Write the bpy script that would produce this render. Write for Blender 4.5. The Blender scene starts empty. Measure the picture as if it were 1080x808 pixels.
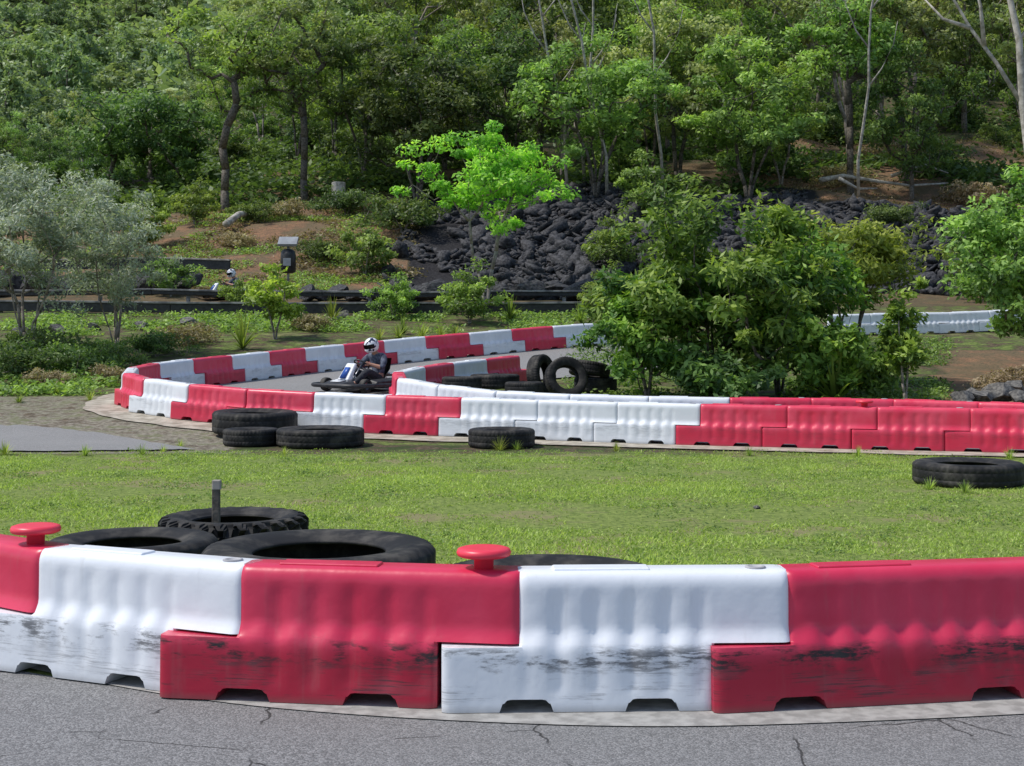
import bpy, bmesh, math, random
import numpy as np
from mathutils import Vector, Matrix, noise
random.seed(7); rng = np.random.default_rng(7)
F = 1450.0; EYE = 1.57; HY = 350.0
scene = bpy.context.scene; col = scene.collection
R = math.radians; PI = math.pi

# ------------------------------------------------------------------ helpers
def tag(o, label=None, cat=None, group=None, kind=None):
    if label: o['label'] = label
    if cat: o['category'] = cat
    if group: o['group'] = group
    if kind: o['kind'] = kind
    return o
def empty(name, loc=(0,0,0), rz=0):
    o = bpy.data.objects.new(name, None); col.objects.link(o)
    o.location = loc; o.rotation_euler = (0,0,rz); o.empty_display_size = .1
    return o
def addobj(name, me, mat=None, parent=None):
    o = bpy.data.objects.new(name, me); col.objects.link(o)
    if mat is not None:
        me.materials.clear(); me.materials.append(mat)
    if parent: o.parent = parent
    return o
def fin(name, bm, mat, parent=None, smooth=True, bevel=0, seg=2, sub=0):
    me = bpy.data.meshes.new(name)
    bmesh.ops.recalc_face_normals(bm, faces=bm.faces)
    bm.to_mesh(me); bm.free()
    if smooth: me.shade_smooth()
    o = addobj(name, me, mat, parent)
    if bevel:
        b = o.modifiers.new('b', 'BEVEL'); b.width = bevel; b.segments = seg; b.limit_method = 'ANGLE'; b.angle_limit = R(35)
        b.harden_normals = True
    if sub:
        s = o.modifiers.new('s', 'SUBSURF'); s.levels = s.render_levels = sub
    if bevel or sub: bake(o)
    return o
def bake(o):
    bpy.context.view_layer.update()
    dg = bpy.context.evaluated_depsgraph_get()
    me = bpy.data.meshes.new_from_object(o.evaluated_get(dg))
    o.modifiers.clear(); o.data = me
def copy_tree(o, parent=None):
    c = o.copy(); col.objects.link(c); c.parent = parent
    for ch in list(o.children): copy_tree(ch, c)
    return c
def np_mesh(name, verts, faces, shade=None):
    verts = np.asarray(verts, dtype=np.float32); faces = np.asarray(faces, dtype=np.int32)
    me = bpy.data.meshes.new(name); n, k = faces.shape
    me.vertices.add(len(verts)); me.vertices.foreach_set('co', verts.ravel())
    me.loops.add(n*k); me.loops.foreach_set('vertex_index', faces.ravel())
    me.polygons.add(n); me.polygons.foreach_set('loop_start', np.arange(0, n*k, k, dtype=np.int32))
    me.update(calc_edges=True)
    if shade is not None:
        a = me.attributes.new('shade', 'FLOAT', 'FACE'); a.data.foreach_set('value', np.asarray(shade, dtype=np.float32))
    return me
def box(bm, c, s, rot=None):
    m = Matrix.Translation(c)
    if rot is not None: m = m @ rot.to_4x4()
    m = m @ Matrix.Diagonal((s[0], s[1], s[2], 1))
    bmesh.ops.create_cube(bm, size=1, matrix=m)
def hexa(bm, pts):
    v = [bm.verts.new(p) for p in pts]
    for f in ((0,3,2,1),(4,5,6,7),(0,1,5,4),(1,2,6,5),(2,3,7,6),(3,0,4,7)): bm.faces.new([v[i] for i in f])
def tube(bm, pts, radii, n=8, closed=False):
    pts = [Vector(p) for p in pts]; L = len(pts)
    if not hasattr(radii, '__len__'): radii = [radii]*L
    rings = []
    for i, p in enumerate(pts):
        a = pts[(i-1) % L] if (closed or i > 0) else pts[i]
        b = pts[(i+1) % L] if (closed or i < L-1) else pts[i]
        t = (b-a).normalized()
        ref = Vector((0,0,1)) if abs(t.z) < .9 else Vector((1,0,0))
        u = t.cross(ref).normalized(); w = t.cross(u)
        rings.append([bm.verts.new(p + (u*math.cos(2*PI*k/n)+w*math.sin(2*PI*k/n))*radii[i]) for k in range(n)])
    m = L if closed else L-1
    for i in range(m):
        A, B = rings[i], rings[(i+1) % L]
        for k in range(n): bm.faces.new((A[k], A[(k+1)%n], B[(k+1)%n], B[k]))
    if not closed:
        bm.faces.new(rings[0][::-1]); bm.faces.new(rings[-1])
def lathe(bm, prof, n=48, closed=False, disp=None, mat=Matrix.Identity(4)):
    rings = []
    for j in range(n):
        th = 2*PI*j/n; ring = []
        for i, (r, z) in enumerate(prof):
            rr = r + (disp(i, th, z) if disp else 0)
            ring.append(bm.verts.new(mat @ Vector((rr*math.cos(th), rr*math.sin(th), z))))
        rings.append(ring)
    P = len(prof)
    for j in range(n):
        A, B = rings[j], rings[(j+1)%n]
        for i in range(P if closed else P-1):
            bm.faces.new((A[i], B[i], B[(i+1)%P], A[(i+1)%P]))
    if not closed:
        bm.faces.new([r[0] for r in rings][::-1]); bm.faces.new([r[-1] for r in rings])
ORD = ['zeroth','first','second','third','fourth','fifth','sixth','seventh','eighth','ninth','tenth','eleventh','twelfth','thirteenth','fourteenth','fifteenth','sixteenth','seventeenth','eighteenth','nineteenth','twentieth','twenty-first','twenty-second','twenty-third','twenty-fourth','twenty-fifth','twenty-sixth','twenty-seventh','twenty-eighth']

# ------------------------------------------------------------------ terrain
P1 = [(-50,0),(19,0),(20,.03),(21,.1),(22,.2),(24,.33),(26,.42),(28,.52),(30.5,.68),(32,.83),(34,1.13),(36,1.38),(38,1.6),(42,2.2),(46,2.65),(50,3.2),(60,6.3),(70,9.0),(100,16),(150,32),(220,64),(300,105),(800,300)]
P2 = [(-50,0),(50,3.2),(60,5.6),(70,8.0),(100,12.5),(150,19),(200,29),(300,58),(420,110),(520,150),(800,240)]
P2 = P1[:16] + P2[2:]
a1 = np.array(P1); a2 = np.array(P2)
def sstep(a, b, x):
    t = min(1, max(0, (x-a)/(b-a))); return t*t*(3-2*t)
def hgt(X, Y):
    v1 = (np.interp(Y-.5, a1[:,0], a1[:,1]) + np.interp(Y, a1[:,0], a1[:,1]) + np.interp(Y+.5, a1[:,0], a1[:,1]))/3
    z = v1
    if Y > 50:
        v2 = np.interp(Y, a2[:,0], a2[:,1]); u = X/Y
        w = sstep(.15, .30, -u)
        z = v1*(1-w) + v2*w
    if Y > 40:
        amp = min(1.6, (Y-40)*.03)
        z += amp*(noise.noise(Vector((X*.12, Y*.12, 3.1))) + .5*noise.noise(Vector((X*.35, Y*.35, 8))))
    elif Y > 22 and (X < -7.5 or X > 9):
        z += .08*noise.noise(Vector((X*.7, Y*.7, 1)))*min(1, abs(X)-7.5 if X < 0 else X-9)
    return float(z)
def pw(px, Y): return ((px-540)/F*Y, Y)
def at(px, Y, dz=0):
    X = (px-540)/F*Y
    return Vector((X, Y, hgt(X, Y)+dz))

# ------------------------------------------------------------------ materials
def newmat(name):
    m = bpy.data.materials.new(name); m.use_nodes = True; nt = m.node_tree; nt.nodes.clear()
    out = nt.nodes.new('ShaderNodeOutputMaterial'); return m, nt, out
def nd(nt, t, ins=None, **kw):
    n = nt.nodes.new(t)
    for k, v in kw.items(): setattr(n, k, v)
    for k, v in (ins or {}).items():
        if isinstance(v, bpy.types.NodeSocket): nt.links.new(v, n.inputs[k])
        else: n.inputs[k].default_value = v
    return n
def c4(c): return (c[0], c[1], c[2], 1)
def math_n(nt, op, a, b=0.0, clamp=False):
    n = nt.nodes.new('ShaderNodeMath'); n.operation = op; n.use_clamp = clamp
    for i, v in enumerate((a, b)):
        if isinstance(v, bpy.types.NodeSocket): nt.links.new(v, n.inputs[i])
        else: n.inputs[i].default_value = v
    return n.outputs[0]
def mixc(nt, f, a, b, blend='MIX'):
    n = nt.nodes.new('ShaderNodeMix'); n.data_type = 'RGBA'; n.blend_type = blend
    for i, v in ((0, f), (6, a), (7, b)):
        if isinstance(v, bpy.types.NodeSocket): nt.links.new(v, n.inputs[i])
        else: n.inputs[i].default_value = v if i == 0 else c4(v)
    return n.outputs[2]
def maprange(nt, v, a, b, c=0.0, d=1.0, smooth=True):
    n = nt.nodes.new('ShaderNodeMapRange'); n.interpolation_type = 'SMOOTHSTEP' if smooth else 'LINEAR'
    nt.links.new(v, n.inputs[0])
    for i, x in enumerate((a, b, c, d)): n.inputs[i+1].default_value = x
    return n.outputs[0]
def coords(nt, scale=(1,1,1), randoff=False, which='Object'):
    tc = nt.nodes.new('ShaderNodeTexCoord'); v = tc.outputs[which]
    if randoff:
        oi = nt.nodes.new('ShaderNodeObjectInfo'); m = nd(nt, 'ShaderNodeVectorMath', operation='ADD')
        mm = math_n(nt, 'MULTIPLY', oi.outputs['Random'], 37.0)
        nt.links.new(v, m.inputs[0]); nt.links.new(mm, m.inputs[1]); v = m.outputs[0]
    mp = nt.nodes.new('ShaderNodeMapping'); mp.inputs['Scale'].default_value = scale
    nt.links.new(v, mp.inputs['Vector']); return mp.outputs[0]
def noise_n(nt, vec, scale, detail=4, rough=.55):
    n = nd(nt, 'ShaderNodeTexNoise', {'Vector': vec, 'Scale': scale, 'Detail': detail, 'Roughness': rough}); return n.outputs['Fac']
def finish(nt, out, color, rough=.6, bump=None, bstr=.3, bdist=.01, metal=0, spec=.5, coat=0):
    p = nt.nodes.new('ShaderNodeBsdfPrincipled')
    if isinstance(color, bpy.types.NodeSocket): nt.links.new(color, p.inputs['Base Color'])
    else: p.inputs['Base Color'].default_value = c4(color)
    if isinstance(rough, bpy.types.NodeSocket): nt.links.new(rough, p.inputs['Roughness'])
    else: p.inputs['Roughness'].default_value = rough
    p.inputs['Metallic'].default_value = metal; p.inputs['Specular IOR Level'].default_value = spec
    p.inputs['Coat Weight'].default_value = coat
    if bump is not None:
        b = nd(nt, 'ShaderNodeBump', {'Height': bump, 'Strength': bstr, 'Distance': bdist}); nt.links.new(b.outputs[0], p.inputs['Normal'])
    nt.links.new(p.outputs[0], out.inputs['Surface']); return p
def simple(name, ca, cb, scale=8, rough=.6, bump=.2, bdist=.01, **kw):
    m, nt, out = newmat(name); v = coords(nt)
    f = noise_n(nt, v, scale); f2 = maprange(nt, f, .35, .65)
    finish(nt, out, mixc(nt, f2, ca, cb), rough, f, bump, bdist, **kw); return m

def barrier_mat(name, base, low, scuff, fade, dark=(.012,.012,.016), thin=1.0):
    m, nt, out = newmat(name)
    tc = nt.nodes.new('ShaderNodeTexCoord'); sep = nt.nodes.new('ShaderNodeSeparateXYZ'); nt.links.new(tc.outputs['Object'], sep.inputs[0])
    z = sep.outputs[2]
    v = coords(nt, (1,1,1), True)
    n1 = noise_n(nt, v, 3.0, 3)
    c = mixc(nt, maprange(nt, n1, .3, .7), base, fade)
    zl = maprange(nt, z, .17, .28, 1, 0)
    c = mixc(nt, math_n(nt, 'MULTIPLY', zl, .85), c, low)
    vs = coords(nt, (11, 11, 1.0), True); ns = noise_n(nt, vs, 1.5, 5, .6)
    c = mixc(nt, math_n(nt, 'MULTIPLY', maprange(nt, ns, .55, .8), .15), c, (.25,.23,.21))
    a = noise_n(nt, coords(nt, (.95,1,2.6), True), 3.0, 6, .68)
    fine = noise_n(nt, coords(nt, (1.5,2,52), True), 2.5, 6, .7)
    med = noise_n(nt, coords(nt, (2.2,2,16), True), 3.0, 7, .75)
    zz = math_n(nt, 'ADD', z, math_n(nt, 'MULTIPLY', math_n(nt, 'SUBTRACT', a, .5), .16))
    band = math_n(nt, 'MULTIPLY', maprange(nt, zz, .13, .21), maprange(nt, zz, .285, .24))
    s1 = math_n(nt, 'MULTIPLY', maprange(nt, a, .44, .54), maprange(nt, med, .42, .53))
    s1 = math_n(nt, 'MULTIPLY', s1, band)
    band2 = math_n(nt, 'MULTIPLY', maprange(nt, z, .015, .05), maprange(nt, zz, .28, .20))
    s2 = math_n(nt, 'MULTIPLY', math_n(nt, 'MULTIPLY', maprange(nt, fine, .50, .60), maprange(nt, a, .45, .57)), band2)
    s = math_n(nt, 'MULTIPLY', math_n(nt, 'MAXIMUM', s1, math_n(nt, 'MULTIPLY', s2, .75*thin)), scuff, True)
    c = mixc(nt, s, c, dark)
    hz = math_n(nt, 'MULTIPLY', math_n(nt, 'MULTIPLY', maprange(nt, a, .46, .68), band2), .25*scuff)
    c = mixc(nt, hz, c, (.12,.115,.12))
    foot = maprange(nt, z, .0, .04, .4, 0)
    c = mixc(nt, foot, c, (.10,.09,.08))
    rough = math_n(nt, 'ADD', math_n(nt, 'MULTIPLY', s, .25), math_n(nt, 'MULTIPLY', n1, .25)); rough = math_n(nt, 'ADD', rough, .25)
    bn = noise_n(nt, v, 7, 3)
    finish(nt, out, c, rough, bn, .2, .02, spec=.5)
    return m
WHT = (.80,.83,.88)
M = {}
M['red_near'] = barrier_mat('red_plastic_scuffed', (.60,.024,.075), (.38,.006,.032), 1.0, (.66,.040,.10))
M['white_near'] = barrier_mat('white_plastic_scuffed', WHT, (.78,.81,.86), .8, (.76,.79,.85), (.045,.045,.05), .6)
M['red_far'] = barrier_mat('red_plastic', (.68,.030,.08), (.56,.018,.058), .2, (.74,.07,.13))
M['white_far'] = barrier_mat('white_plastic', WHT, (.72,.75,.79), .25, (.70,.73,.78))
M['pin'] = simple('red_pin_plastic', (.85,.05,.09), (.75,.04,.08), 5, .4, .05)
M['hole'] = simple('dark_hole', (.45,.45,.47), (.3,.3,.32), 5, .8)

def rubber():
    m, nt, out = newmat('tyre_rubber'); v = coords(nt, (1,1,1), True)
    f = noise_n(nt, v, 5, 6, .65); g = noise_n(nt, v, 60, 3)
    c = mixc(nt, maprange(nt, f, .42, .74), (.013,.013,.014), (.078,.072,.063))
    finish(nt, out, c, .72, g, .3, .004, spec=.3); return m
M['rubber'] = rubber()

def asphalt(name, base, stone, crack=True, scale=110.0):
    m, nt, out = newmat(name); v = coords(nt)
    vo = nd(nt, 'ShaderNodeTexVoronoi', {'Vector': v, 'Scale': scale}); 
    sp = nt.nodes.new('ShaderNodeSeparateColor'); nt.links.new(vo.outputs['Color'], sp.inputs[0])
    st = maprange(nt, sp.outputs[0], .15, 1.0)
    c = mixc(nt, st, base, stone)
    big = noise_n(nt, v, .9, 5, .6); md = noise_n(nt, v, 16, 4, .6)
    c = mixc(nt, math_n(nt, 'MULTIPLY', maprange(nt, big, .35, .7), .4), c, tuple(x*1.45 for x in base))
    c = mixc(nt, math_n(nt, 'MULTIPLY', maprange(nt, md, .5, .75), .35), c, tuple(x*.65 for x in base))
    h = math_n(nt, 'MULTIPLY', vo.outputs['Distance'], -1)
    if crack:
        wv = nd(nt, 'ShaderNodeVectorMath', {0: v}, operation='ADD')
        nn = nd(nt, 'ShaderNodeTexNoise', {'Vector': v, 'Scale': 8.0, 'Detail': 6.0}); 
        sc = nd(nt, 'ShaderNodeVectorMath', {0: nn.outputs['Color'], 1: (.07,.07,.07)}, operation='MULTIPLY'); nt.links.new(sc.outputs[0], wv.inputs[1])
        ve = nd(nt, 'ShaderNodeTexVoronoi', {'Vector': wv.outputs[0], 'Scale': 1.1}, feature='DISTANCE_TO_EDGE')
        k = maprange(nt, ve.outputs['Distance'], .002, .007, .85, 0)
        k = math_n(nt, 'MULTIPLY', k, maprange(nt, noise_n(nt, v, 1.7, 3), .47, .55))
        c = mixc(nt, k, c, (.025,.025,.025)); h = math_n(nt, 'SUBTRACT', h, k)
    finish(nt, out, c, .85, h, .5, .005, spec=.3); return m
M['asphalt'] = asphalt('asphalt_near', (.135,.136,.138), (.28,.28,.283), scale=140.0)
M['track'] = asphalt('asphalt_track', (.19,.188,.185), (.29,.288,.284), False)
M['concrete'] = simple('concrete_strip', (.38,.375,.36), (.25,.245,.235), 14, .85, .4, .004)
M['sandy'] = simple('sandy_concrete', (.45,.41,.34), (.26,.23,.18), 5, .9, .4, .01)

def terrain_mat():
    m, nt, out = newmat('ground_cover'); v = coords(nt)
    at_ = nd(nt, 'ShaderNodeAttribute', attribute_name='zone'); sp = nt.nodes.new('ShaderNodeSeparateColor'); nt.links.new(at_.outputs['Color'], sp.inputs[0])
    nb = noise_n(nt, v, .8, 6, .65); nf = noise_n(nt, v, 14, 5, .7); nm = noise_n(nt, v, 3, 5, .6)
    litter = mixc(nt, maprange(nt, nf, .35, .65), (.05,.04,.025), (.15,.115,.075))
    litter = mixc(nt, maprange(nt, nm, .42, .55), litter, (.045,.065,.022))
    grass = mixc(nt, maprange(nt, nf, .35, .65), (.11,.155,.04), (.24,.30,.08))
    grass = mixc(nt, math_n(nt, 'MULTIPLY', maprange(nt, nb, .51, .63), .8), grass, (.24,.21,.115))
    dirt = mixc(nt, maprange(nt, nm, .3, .7), (.30,.165,.095), (.18,.11,.07))
    dirt = mixc(nt, math_n(nt, 'MULTIPLY', maprange(nt, nb, .44, .56), .75), dirt, (.14,.115,.07))
    dirt = mixc(nt, math_n(nt, 'MULTIPLY', maprange(nt, nf, .48, .60), .7), dirt, (.08,.075,.045))
    rock = mixc(nt, maprange(nt, nf, .35, .7), (.010,.010,.012), (.05,.048,.05))
    gravel = mixc(nt, maprange(nt, nf, .38, .62), (.16,.14,.11), (.34,.31,.26))
    gravel = mixc(nt, math_n(nt, 'MULTIPLY', maprange(nt, nm, .5, .6), .6), gravel, (.13,.15,.06))
    def thr(s): return maprange(nt, math_n(nt, 'ADD', s, math_n(nt, 'MULTIPLY', math_n(nt, 'SUBTRACT', nm, .5), .9)), .35, .65)
    c = mixc(nt, thr(sp.outputs[0]), litter, grass); c = mixc(nt, thr(sp.outputs[1]), c, dirt); c = mixc(nt, thr(sp.outputs[2]), c, rock)
    ag = nd(nt, 'ShaderNodeAttribute', attribute_name='gravel'); c = mixc(nt, thr(ag.outputs['Fac']), c, gravel)
    finish(nt, out, c, .95, nf, .7, .04, spec=.15); return m
M['terrain'] = terrain_mat()

def leaf_mat(name, dark, mid, light, trans=.35, rough=.5, gain=1.0):
    dark, mid, light = [tuple(min(.9, x*gain) for x in c) for c in (dark, mid, light)]
    m, nt, out = newmat(name)
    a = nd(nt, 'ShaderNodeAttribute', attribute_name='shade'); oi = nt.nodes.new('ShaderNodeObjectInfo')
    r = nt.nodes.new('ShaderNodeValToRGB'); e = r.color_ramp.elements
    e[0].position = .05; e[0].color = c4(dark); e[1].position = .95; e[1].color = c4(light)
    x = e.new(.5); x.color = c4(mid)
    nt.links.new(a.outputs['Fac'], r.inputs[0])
    hs = nd(nt, 'ShaderNodeHueSaturation', {'Color': r.outputs[0]})
    nt.links.new(maprange(nt, oi.outputs['Random'], 0, 1, .475, .515, False), hs.inputs['Hue'])
    rr = math_n(nt, 'FRACT', math_n(nt, 'MULTIPLY', oi.outputs['Random'], 7.3))
    nt.links.new(maprange(nt, rr, 0, 1, .75, 1.3, False), hs.inputs['Value'])
    p = nd(nt, 'ShaderNodeBsdfPrincipled', {'Base Color': hs.outputs[0], 'Roughness': rough, 'Specular IOR Level': .35})
    t = nd(nt, 'ShaderNodeBsdfTranslucent'); br = mixc(nt, 1.0, hs.outputs[0], (1.5,1.6,.8), 'MULTIPLY'); nt.links.new(br, t.inputs[0])
    mx = nd(nt, 'ShaderNodeMixShader', {0: trans}); nt.links.new(p.outputs[0], mx.inputs[1]); nt.links.new(t.outputs[0], mx.inputs[2])
    nt.links.new(mx.outputs[0], out.inputs['Surface']); return m
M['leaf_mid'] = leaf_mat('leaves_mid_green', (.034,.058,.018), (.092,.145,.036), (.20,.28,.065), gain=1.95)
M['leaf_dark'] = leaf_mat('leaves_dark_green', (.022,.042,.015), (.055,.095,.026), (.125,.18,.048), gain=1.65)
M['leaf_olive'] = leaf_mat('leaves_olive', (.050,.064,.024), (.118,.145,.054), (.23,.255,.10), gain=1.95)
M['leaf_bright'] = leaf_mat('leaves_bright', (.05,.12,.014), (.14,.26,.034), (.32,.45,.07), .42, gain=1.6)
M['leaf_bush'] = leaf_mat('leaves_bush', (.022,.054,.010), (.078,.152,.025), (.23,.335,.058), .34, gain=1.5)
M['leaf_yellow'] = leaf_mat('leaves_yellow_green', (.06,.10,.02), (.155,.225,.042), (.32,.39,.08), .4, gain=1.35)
M['leaf_silver'] = leaf_mat('leaves_silver', (.17,.21,.145), (.35,.41,.31), (.64,.70,.57), .3, gain=1.0)
M['leaf_far'] = leaf_mat('leaves_far_hill_haze', (.065,.10,.06), (.125,.18,.09), (.22,.28,.13), .3, gain=1.5)  # paler green: distance haze is put into the leaf colour
M['grass'] = leaf_mat('grass_blades', (.125,.18,.04), (.26,.355,.08), (.45,.54,.16), .4)
M['dry'] = leaf_mat('dry_leaves', (.14,.11,.06), (.27,.22,.12), (.42,.36,.22), .3)
M['bark'] = simple('bark_dark', (.06,.05,.04), (.16,.14,.115), 12, .9, .5, .03)
M['bark_pale'] = simple('bark_pale', (.50,.47,.42), (.26,.24,.20), 6, .85, .4, .02)
M['bark_mid'] = simple('bark_mid', (.17,.145,.12), (.32,.28,.24), 9, .9, .4, .02)
M['rock'] = simple('basalt', (.010,.010,.013), (.065,.065,.07), 9, .8, .9, .06)
M['rock_grey'] = simple('basalt_weathered', (.06,.058,.058), (.19,.18,.165), 6, .9, .6, .05)
M['black'] = simple('black_metal', (.010,.010,.012), (.028,.028,.03), 10, .5, .1)
M['railm'] = simple('rail_grey', (.10,.10,.105), (.30,.29,.28), 3, .6, .1)
M['timber'] = simple('weathered_timber', (.22,.20,.175), (.42,.39,.35), 5, .85, .3)
M['white_p'] = simple('white_paint', (.75,.77,.8), (.65,.67,.7), 10, .4, .05)
M['blue_p'] = simple('blue_paint', (.02,.10,.42), (.02,.08,.34), 10, .35, .05)
M['visor'] = simple('visor', (.01,.01,.012), (.015,.015,.02), 3, .08, 0)
M['steel'] = simple('steel', (.45,.45,.47), (.3,.3,.32), 20, .35, .05, metal=1)
M['skin'] = simple('skin', (.50,.27,.18), (.45,.23,.15), 10, .55, .05)
M['shirt'] = simple('shirt_dark', (.02,.028,.055), (.12,.14,.19), 16, .85, .2)
M['pants'] = simple('dark_trousers', (.015,.017,.025), (.04,.042,.05), 20, .9, .2)
M['panel'] = simple('grey_panel', (.32,.34,.36), (.24,.25,.27), 3, .4, .02)
def helmet_mat():
    m, nt, out = newmat('patterned_helmet'); v = coords(nt, (1,1,1)); f = noise_n(nt, v, 12, 2, .4)
    c = mixc(nt, maprange(nt, f, .54, .57), (.80,.82,.85), (.02,.03,.07)); finish(nt, out, c, .2); return m
M['helmet'] = helmet_mat()

# ------------------------------------------------------------------ terrain mesh
def build_terrain():
    Ys = list(np.arange(-40, 4, 4.0)) + list(np.arange(4, 44, .25)) + list(np.arange(44, 80, .8)) + list(np.arange(80, 260, 4)) + list(np.arange(260, 801, 20))
    us = np.linspace(-1, 1, 161)
    verts = []; zone = []; grav = []
    for Y in Ys:
        half = 45 + max(0, Y)*.75
        for u in us:
            X = half*(.35*u + .65*u**3); z = hgt(X, Y)
            g = d = rk = gv = 0.0; px = 540 + X/max(Y, 1)*F
            if Y < 17.2: g = 1
            elif Y < 19: g = .62 - (Y-17.2)*.25
            elif Y < 44: g = .45
            elif Y < 50: g = .25; d = .5
            elif Y < 68: 
                if px < 430: d = .9 - max(0, (Y-65)*.1)
                else: rk = .95
                if px > 860 and Y > 63: rk = .3; d = .8
            else:
                g = .1
                if px > 800 and Y < 96: d = .8
                elif Y < 78: d = .5
            if 21 < Y < 34 and px > 985: d = .7; g = .2
            if px < 150 and 17.6 < Y < 27: gv = .55 if Y < 25.5 else .35
            if px < 260 and 17.5 < Y < 22: gv = .58
            verts.append((X, Y, z)); zone.append((g, d, rk, 1)); grav.append(gv)
    nu = len(us); nY = len(Ys)
    idx = np.arange(nu*nY).reshape(nY, nu)
    faces = np.stack([idx[:-1,:-1], idx[:-1,1:], idx[1:,1:], idx[1:,:-1]], -1).reshape(-1, 4)
    me = np_mesh('terrain', verts, faces); me.shade_smooth()
    ca = me.color_attributes.new('zone', 'FLOAT_COLOR', 'POINT'); ca.data.foreach_set('color', np.array(zone, dtype=np.float32).ravel())
    ga = me.attributes.new('gravel', 'FLOAT', 'POINT'); ga.data.foreach_set('value', np.array(grav, dtype=np.float32))
    tag(addobj('terrain', me, M['terrain']), kind='structure')
build_terrain()

def ribbon(name, A, B, mat, dz, nacross=8):
    verts = []; n = len(A)
    for a, b in zip(A, B):
        for k in range(nacross+1):
            t = k/nacross; x = a[0]*(1-t)+b[0]*t; y = a[1]*(1-t)+b[1]*t
            verts.append((x, y, hgt(x, y)+dz))
    idx = np.arange(n*(nacross+1)).reshape(n, nacross+1)
    faces = np.stack([idx[:-1,:-1], idx[:-1,1:], idx[1:,1:], idx[1:,:-1]], -1).reshape(-1, 4)
    me = np_mesh(name, verts, faces)
    bm = bmesh.new(); bm.from_mesh(me); bmesh.ops.recalc_face_normals(bm, faces=bm.faces)
    if sum(f.normal.z for f in bm.faces) < 0: bmesh.ops.reverse_faces(bm, faces=bm.faces)
    bm.to_mesh(me); bm.free(); me.shade_smooth()
    return tag(addobj(name, me, mat), kind='structure')
def catmull(pts, n=10):
    P = [Vector(p) for p in pts]; P = [2*P[0]-P[1]] + P + [2*P[-1]-P[-2]]; out = []
    for i in range(1, len(P)-2):
        for k in range(n):
            t = k/n; a, b, c, d = P[i-1:i+3]
            out.append(.5*((2*b)+(c-a)*t+(2*a-5*b+4*c-d)*t*t+(3*b-a-3*c+d)*t**3))
    out.append(P[-2]); return out

OUT = [pw(*p) for p in [(1135,17.5),(1080,17.75),(960,18.1),(850,18.5),(740,18.9),(650,19.3),(520,19.9),(400,20.4),(330,20.75),(270,21.1),(205,21.7),(155,22.5),(135,23.5),(141,24.7),(170,26),(205,27),(250,28.1),(300,29.4),(345,30.5),(430,32.1),(500,33),(575,34),(640,34.8)]]
INN = [pw(*p) for p in [(1135,18.7),(1080,19.0),(1000,19.5),(900,19.9),(780,20.0),(650,20.3),(560,20.7),(500,21.1),(450,21.9),(422,22.6),(418,23.5),(436,24.5),(465,25.6),(510,26.9),(560,28.3)]]
outc = catmull([Vector((x,y)) for x,y in OUT]); innc = catmull([Vector((x,y)) for x,y in INN])
pa = [(1200,17.3),(960,18.1),(740,18.9),(520,19.9),(400,20.4),(270,21.1),(205,21.7),(155,22.5),(135,23.5),(141,24.7),(205,27),(300,29.4),(345,30.5),(430,32.1),(575,34),(640,34.8),(740,35.6)]
pb = [(1200,18.6),(960,19.7),(740,20.4),(540,21.0),(470,21.8),(430,22.4),(420,22.8),(418,23.1),(418,23.5),(424,23.8),(436,24.5),(465,25.6),(510,26.9),(560,28.3),(640,29.8),(690,31.0),(740,33)]
A = catmull([Vector(pw(*p)) for p in pa], 8); B = catmull([Vector(pw(*p)) for p in pb], 8)
ribbon('race_track', A, B, M['track'], .03, 14)
def offset(c, d):
    o = []
    for i, p in enumerate(c):
        t = (c[min(i+1, len(c)-1)] - c[max(i-1, 0)]).normalized(); dd = d(i/(len(c)-1)) if callable(d) else d
        o.append(p + Vector((-t.y, t.x))*dd)
    return o
ribbon('verge_strip', offset(outc, lambda t: .70+.10*noise.noise(Vector((t*40,0,0)))), offset(outc, -.3), M['sandy'], .018, 5)
pA = []; pB = []
for i in range(61):
    t = i/60; px = -250 + t*455; e = max(0, (t-.60)/.40); q = max(.01, 1-e**1.6); w_ = noise.noise(Vector((t*16, 3, 0)))*.12 + noise.noise(Vector((t*45, 7, 0)))*.08
    mid = 18.2; lo = mid - .3*q; hi = mid + 2.9*q
    pA.append(Vector(pw(px, lo+w_))); pB.append(Vector(pw(px, hi+w_*1.8)))
ribbon('side_path', pA, pB, M['track'], .022, 14)

# near arc
ARC = [(-4.3,8.1),(-3.2,6.98),(-2.2,6.25),(-1.17,5.80),(.031,5.62),(1.161,5.66),(2.66,5.93),(3.75,6.4)]
arc = catmull([Vector(p) for p in [(-9,14),(-6.2,10.6)]+ARC+[(5.2,7.2),(8,9.4),(12,13)]], 12)
ribbon('asphalt_track_near', [Vector((p.x*6 if abs(p.x) > 3 else p.x, -20)) for p in arc], offset(arc, .05), M['asphalt'], .005, 30)
right = [p for p in arc if p.x > -3.2]
ribbon('concrete_strip', offset(right, lambda t: .12 - .30*sstep(.02, .42, t)), offset(right, .55), M['concrete'], .010, 4)

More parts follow.
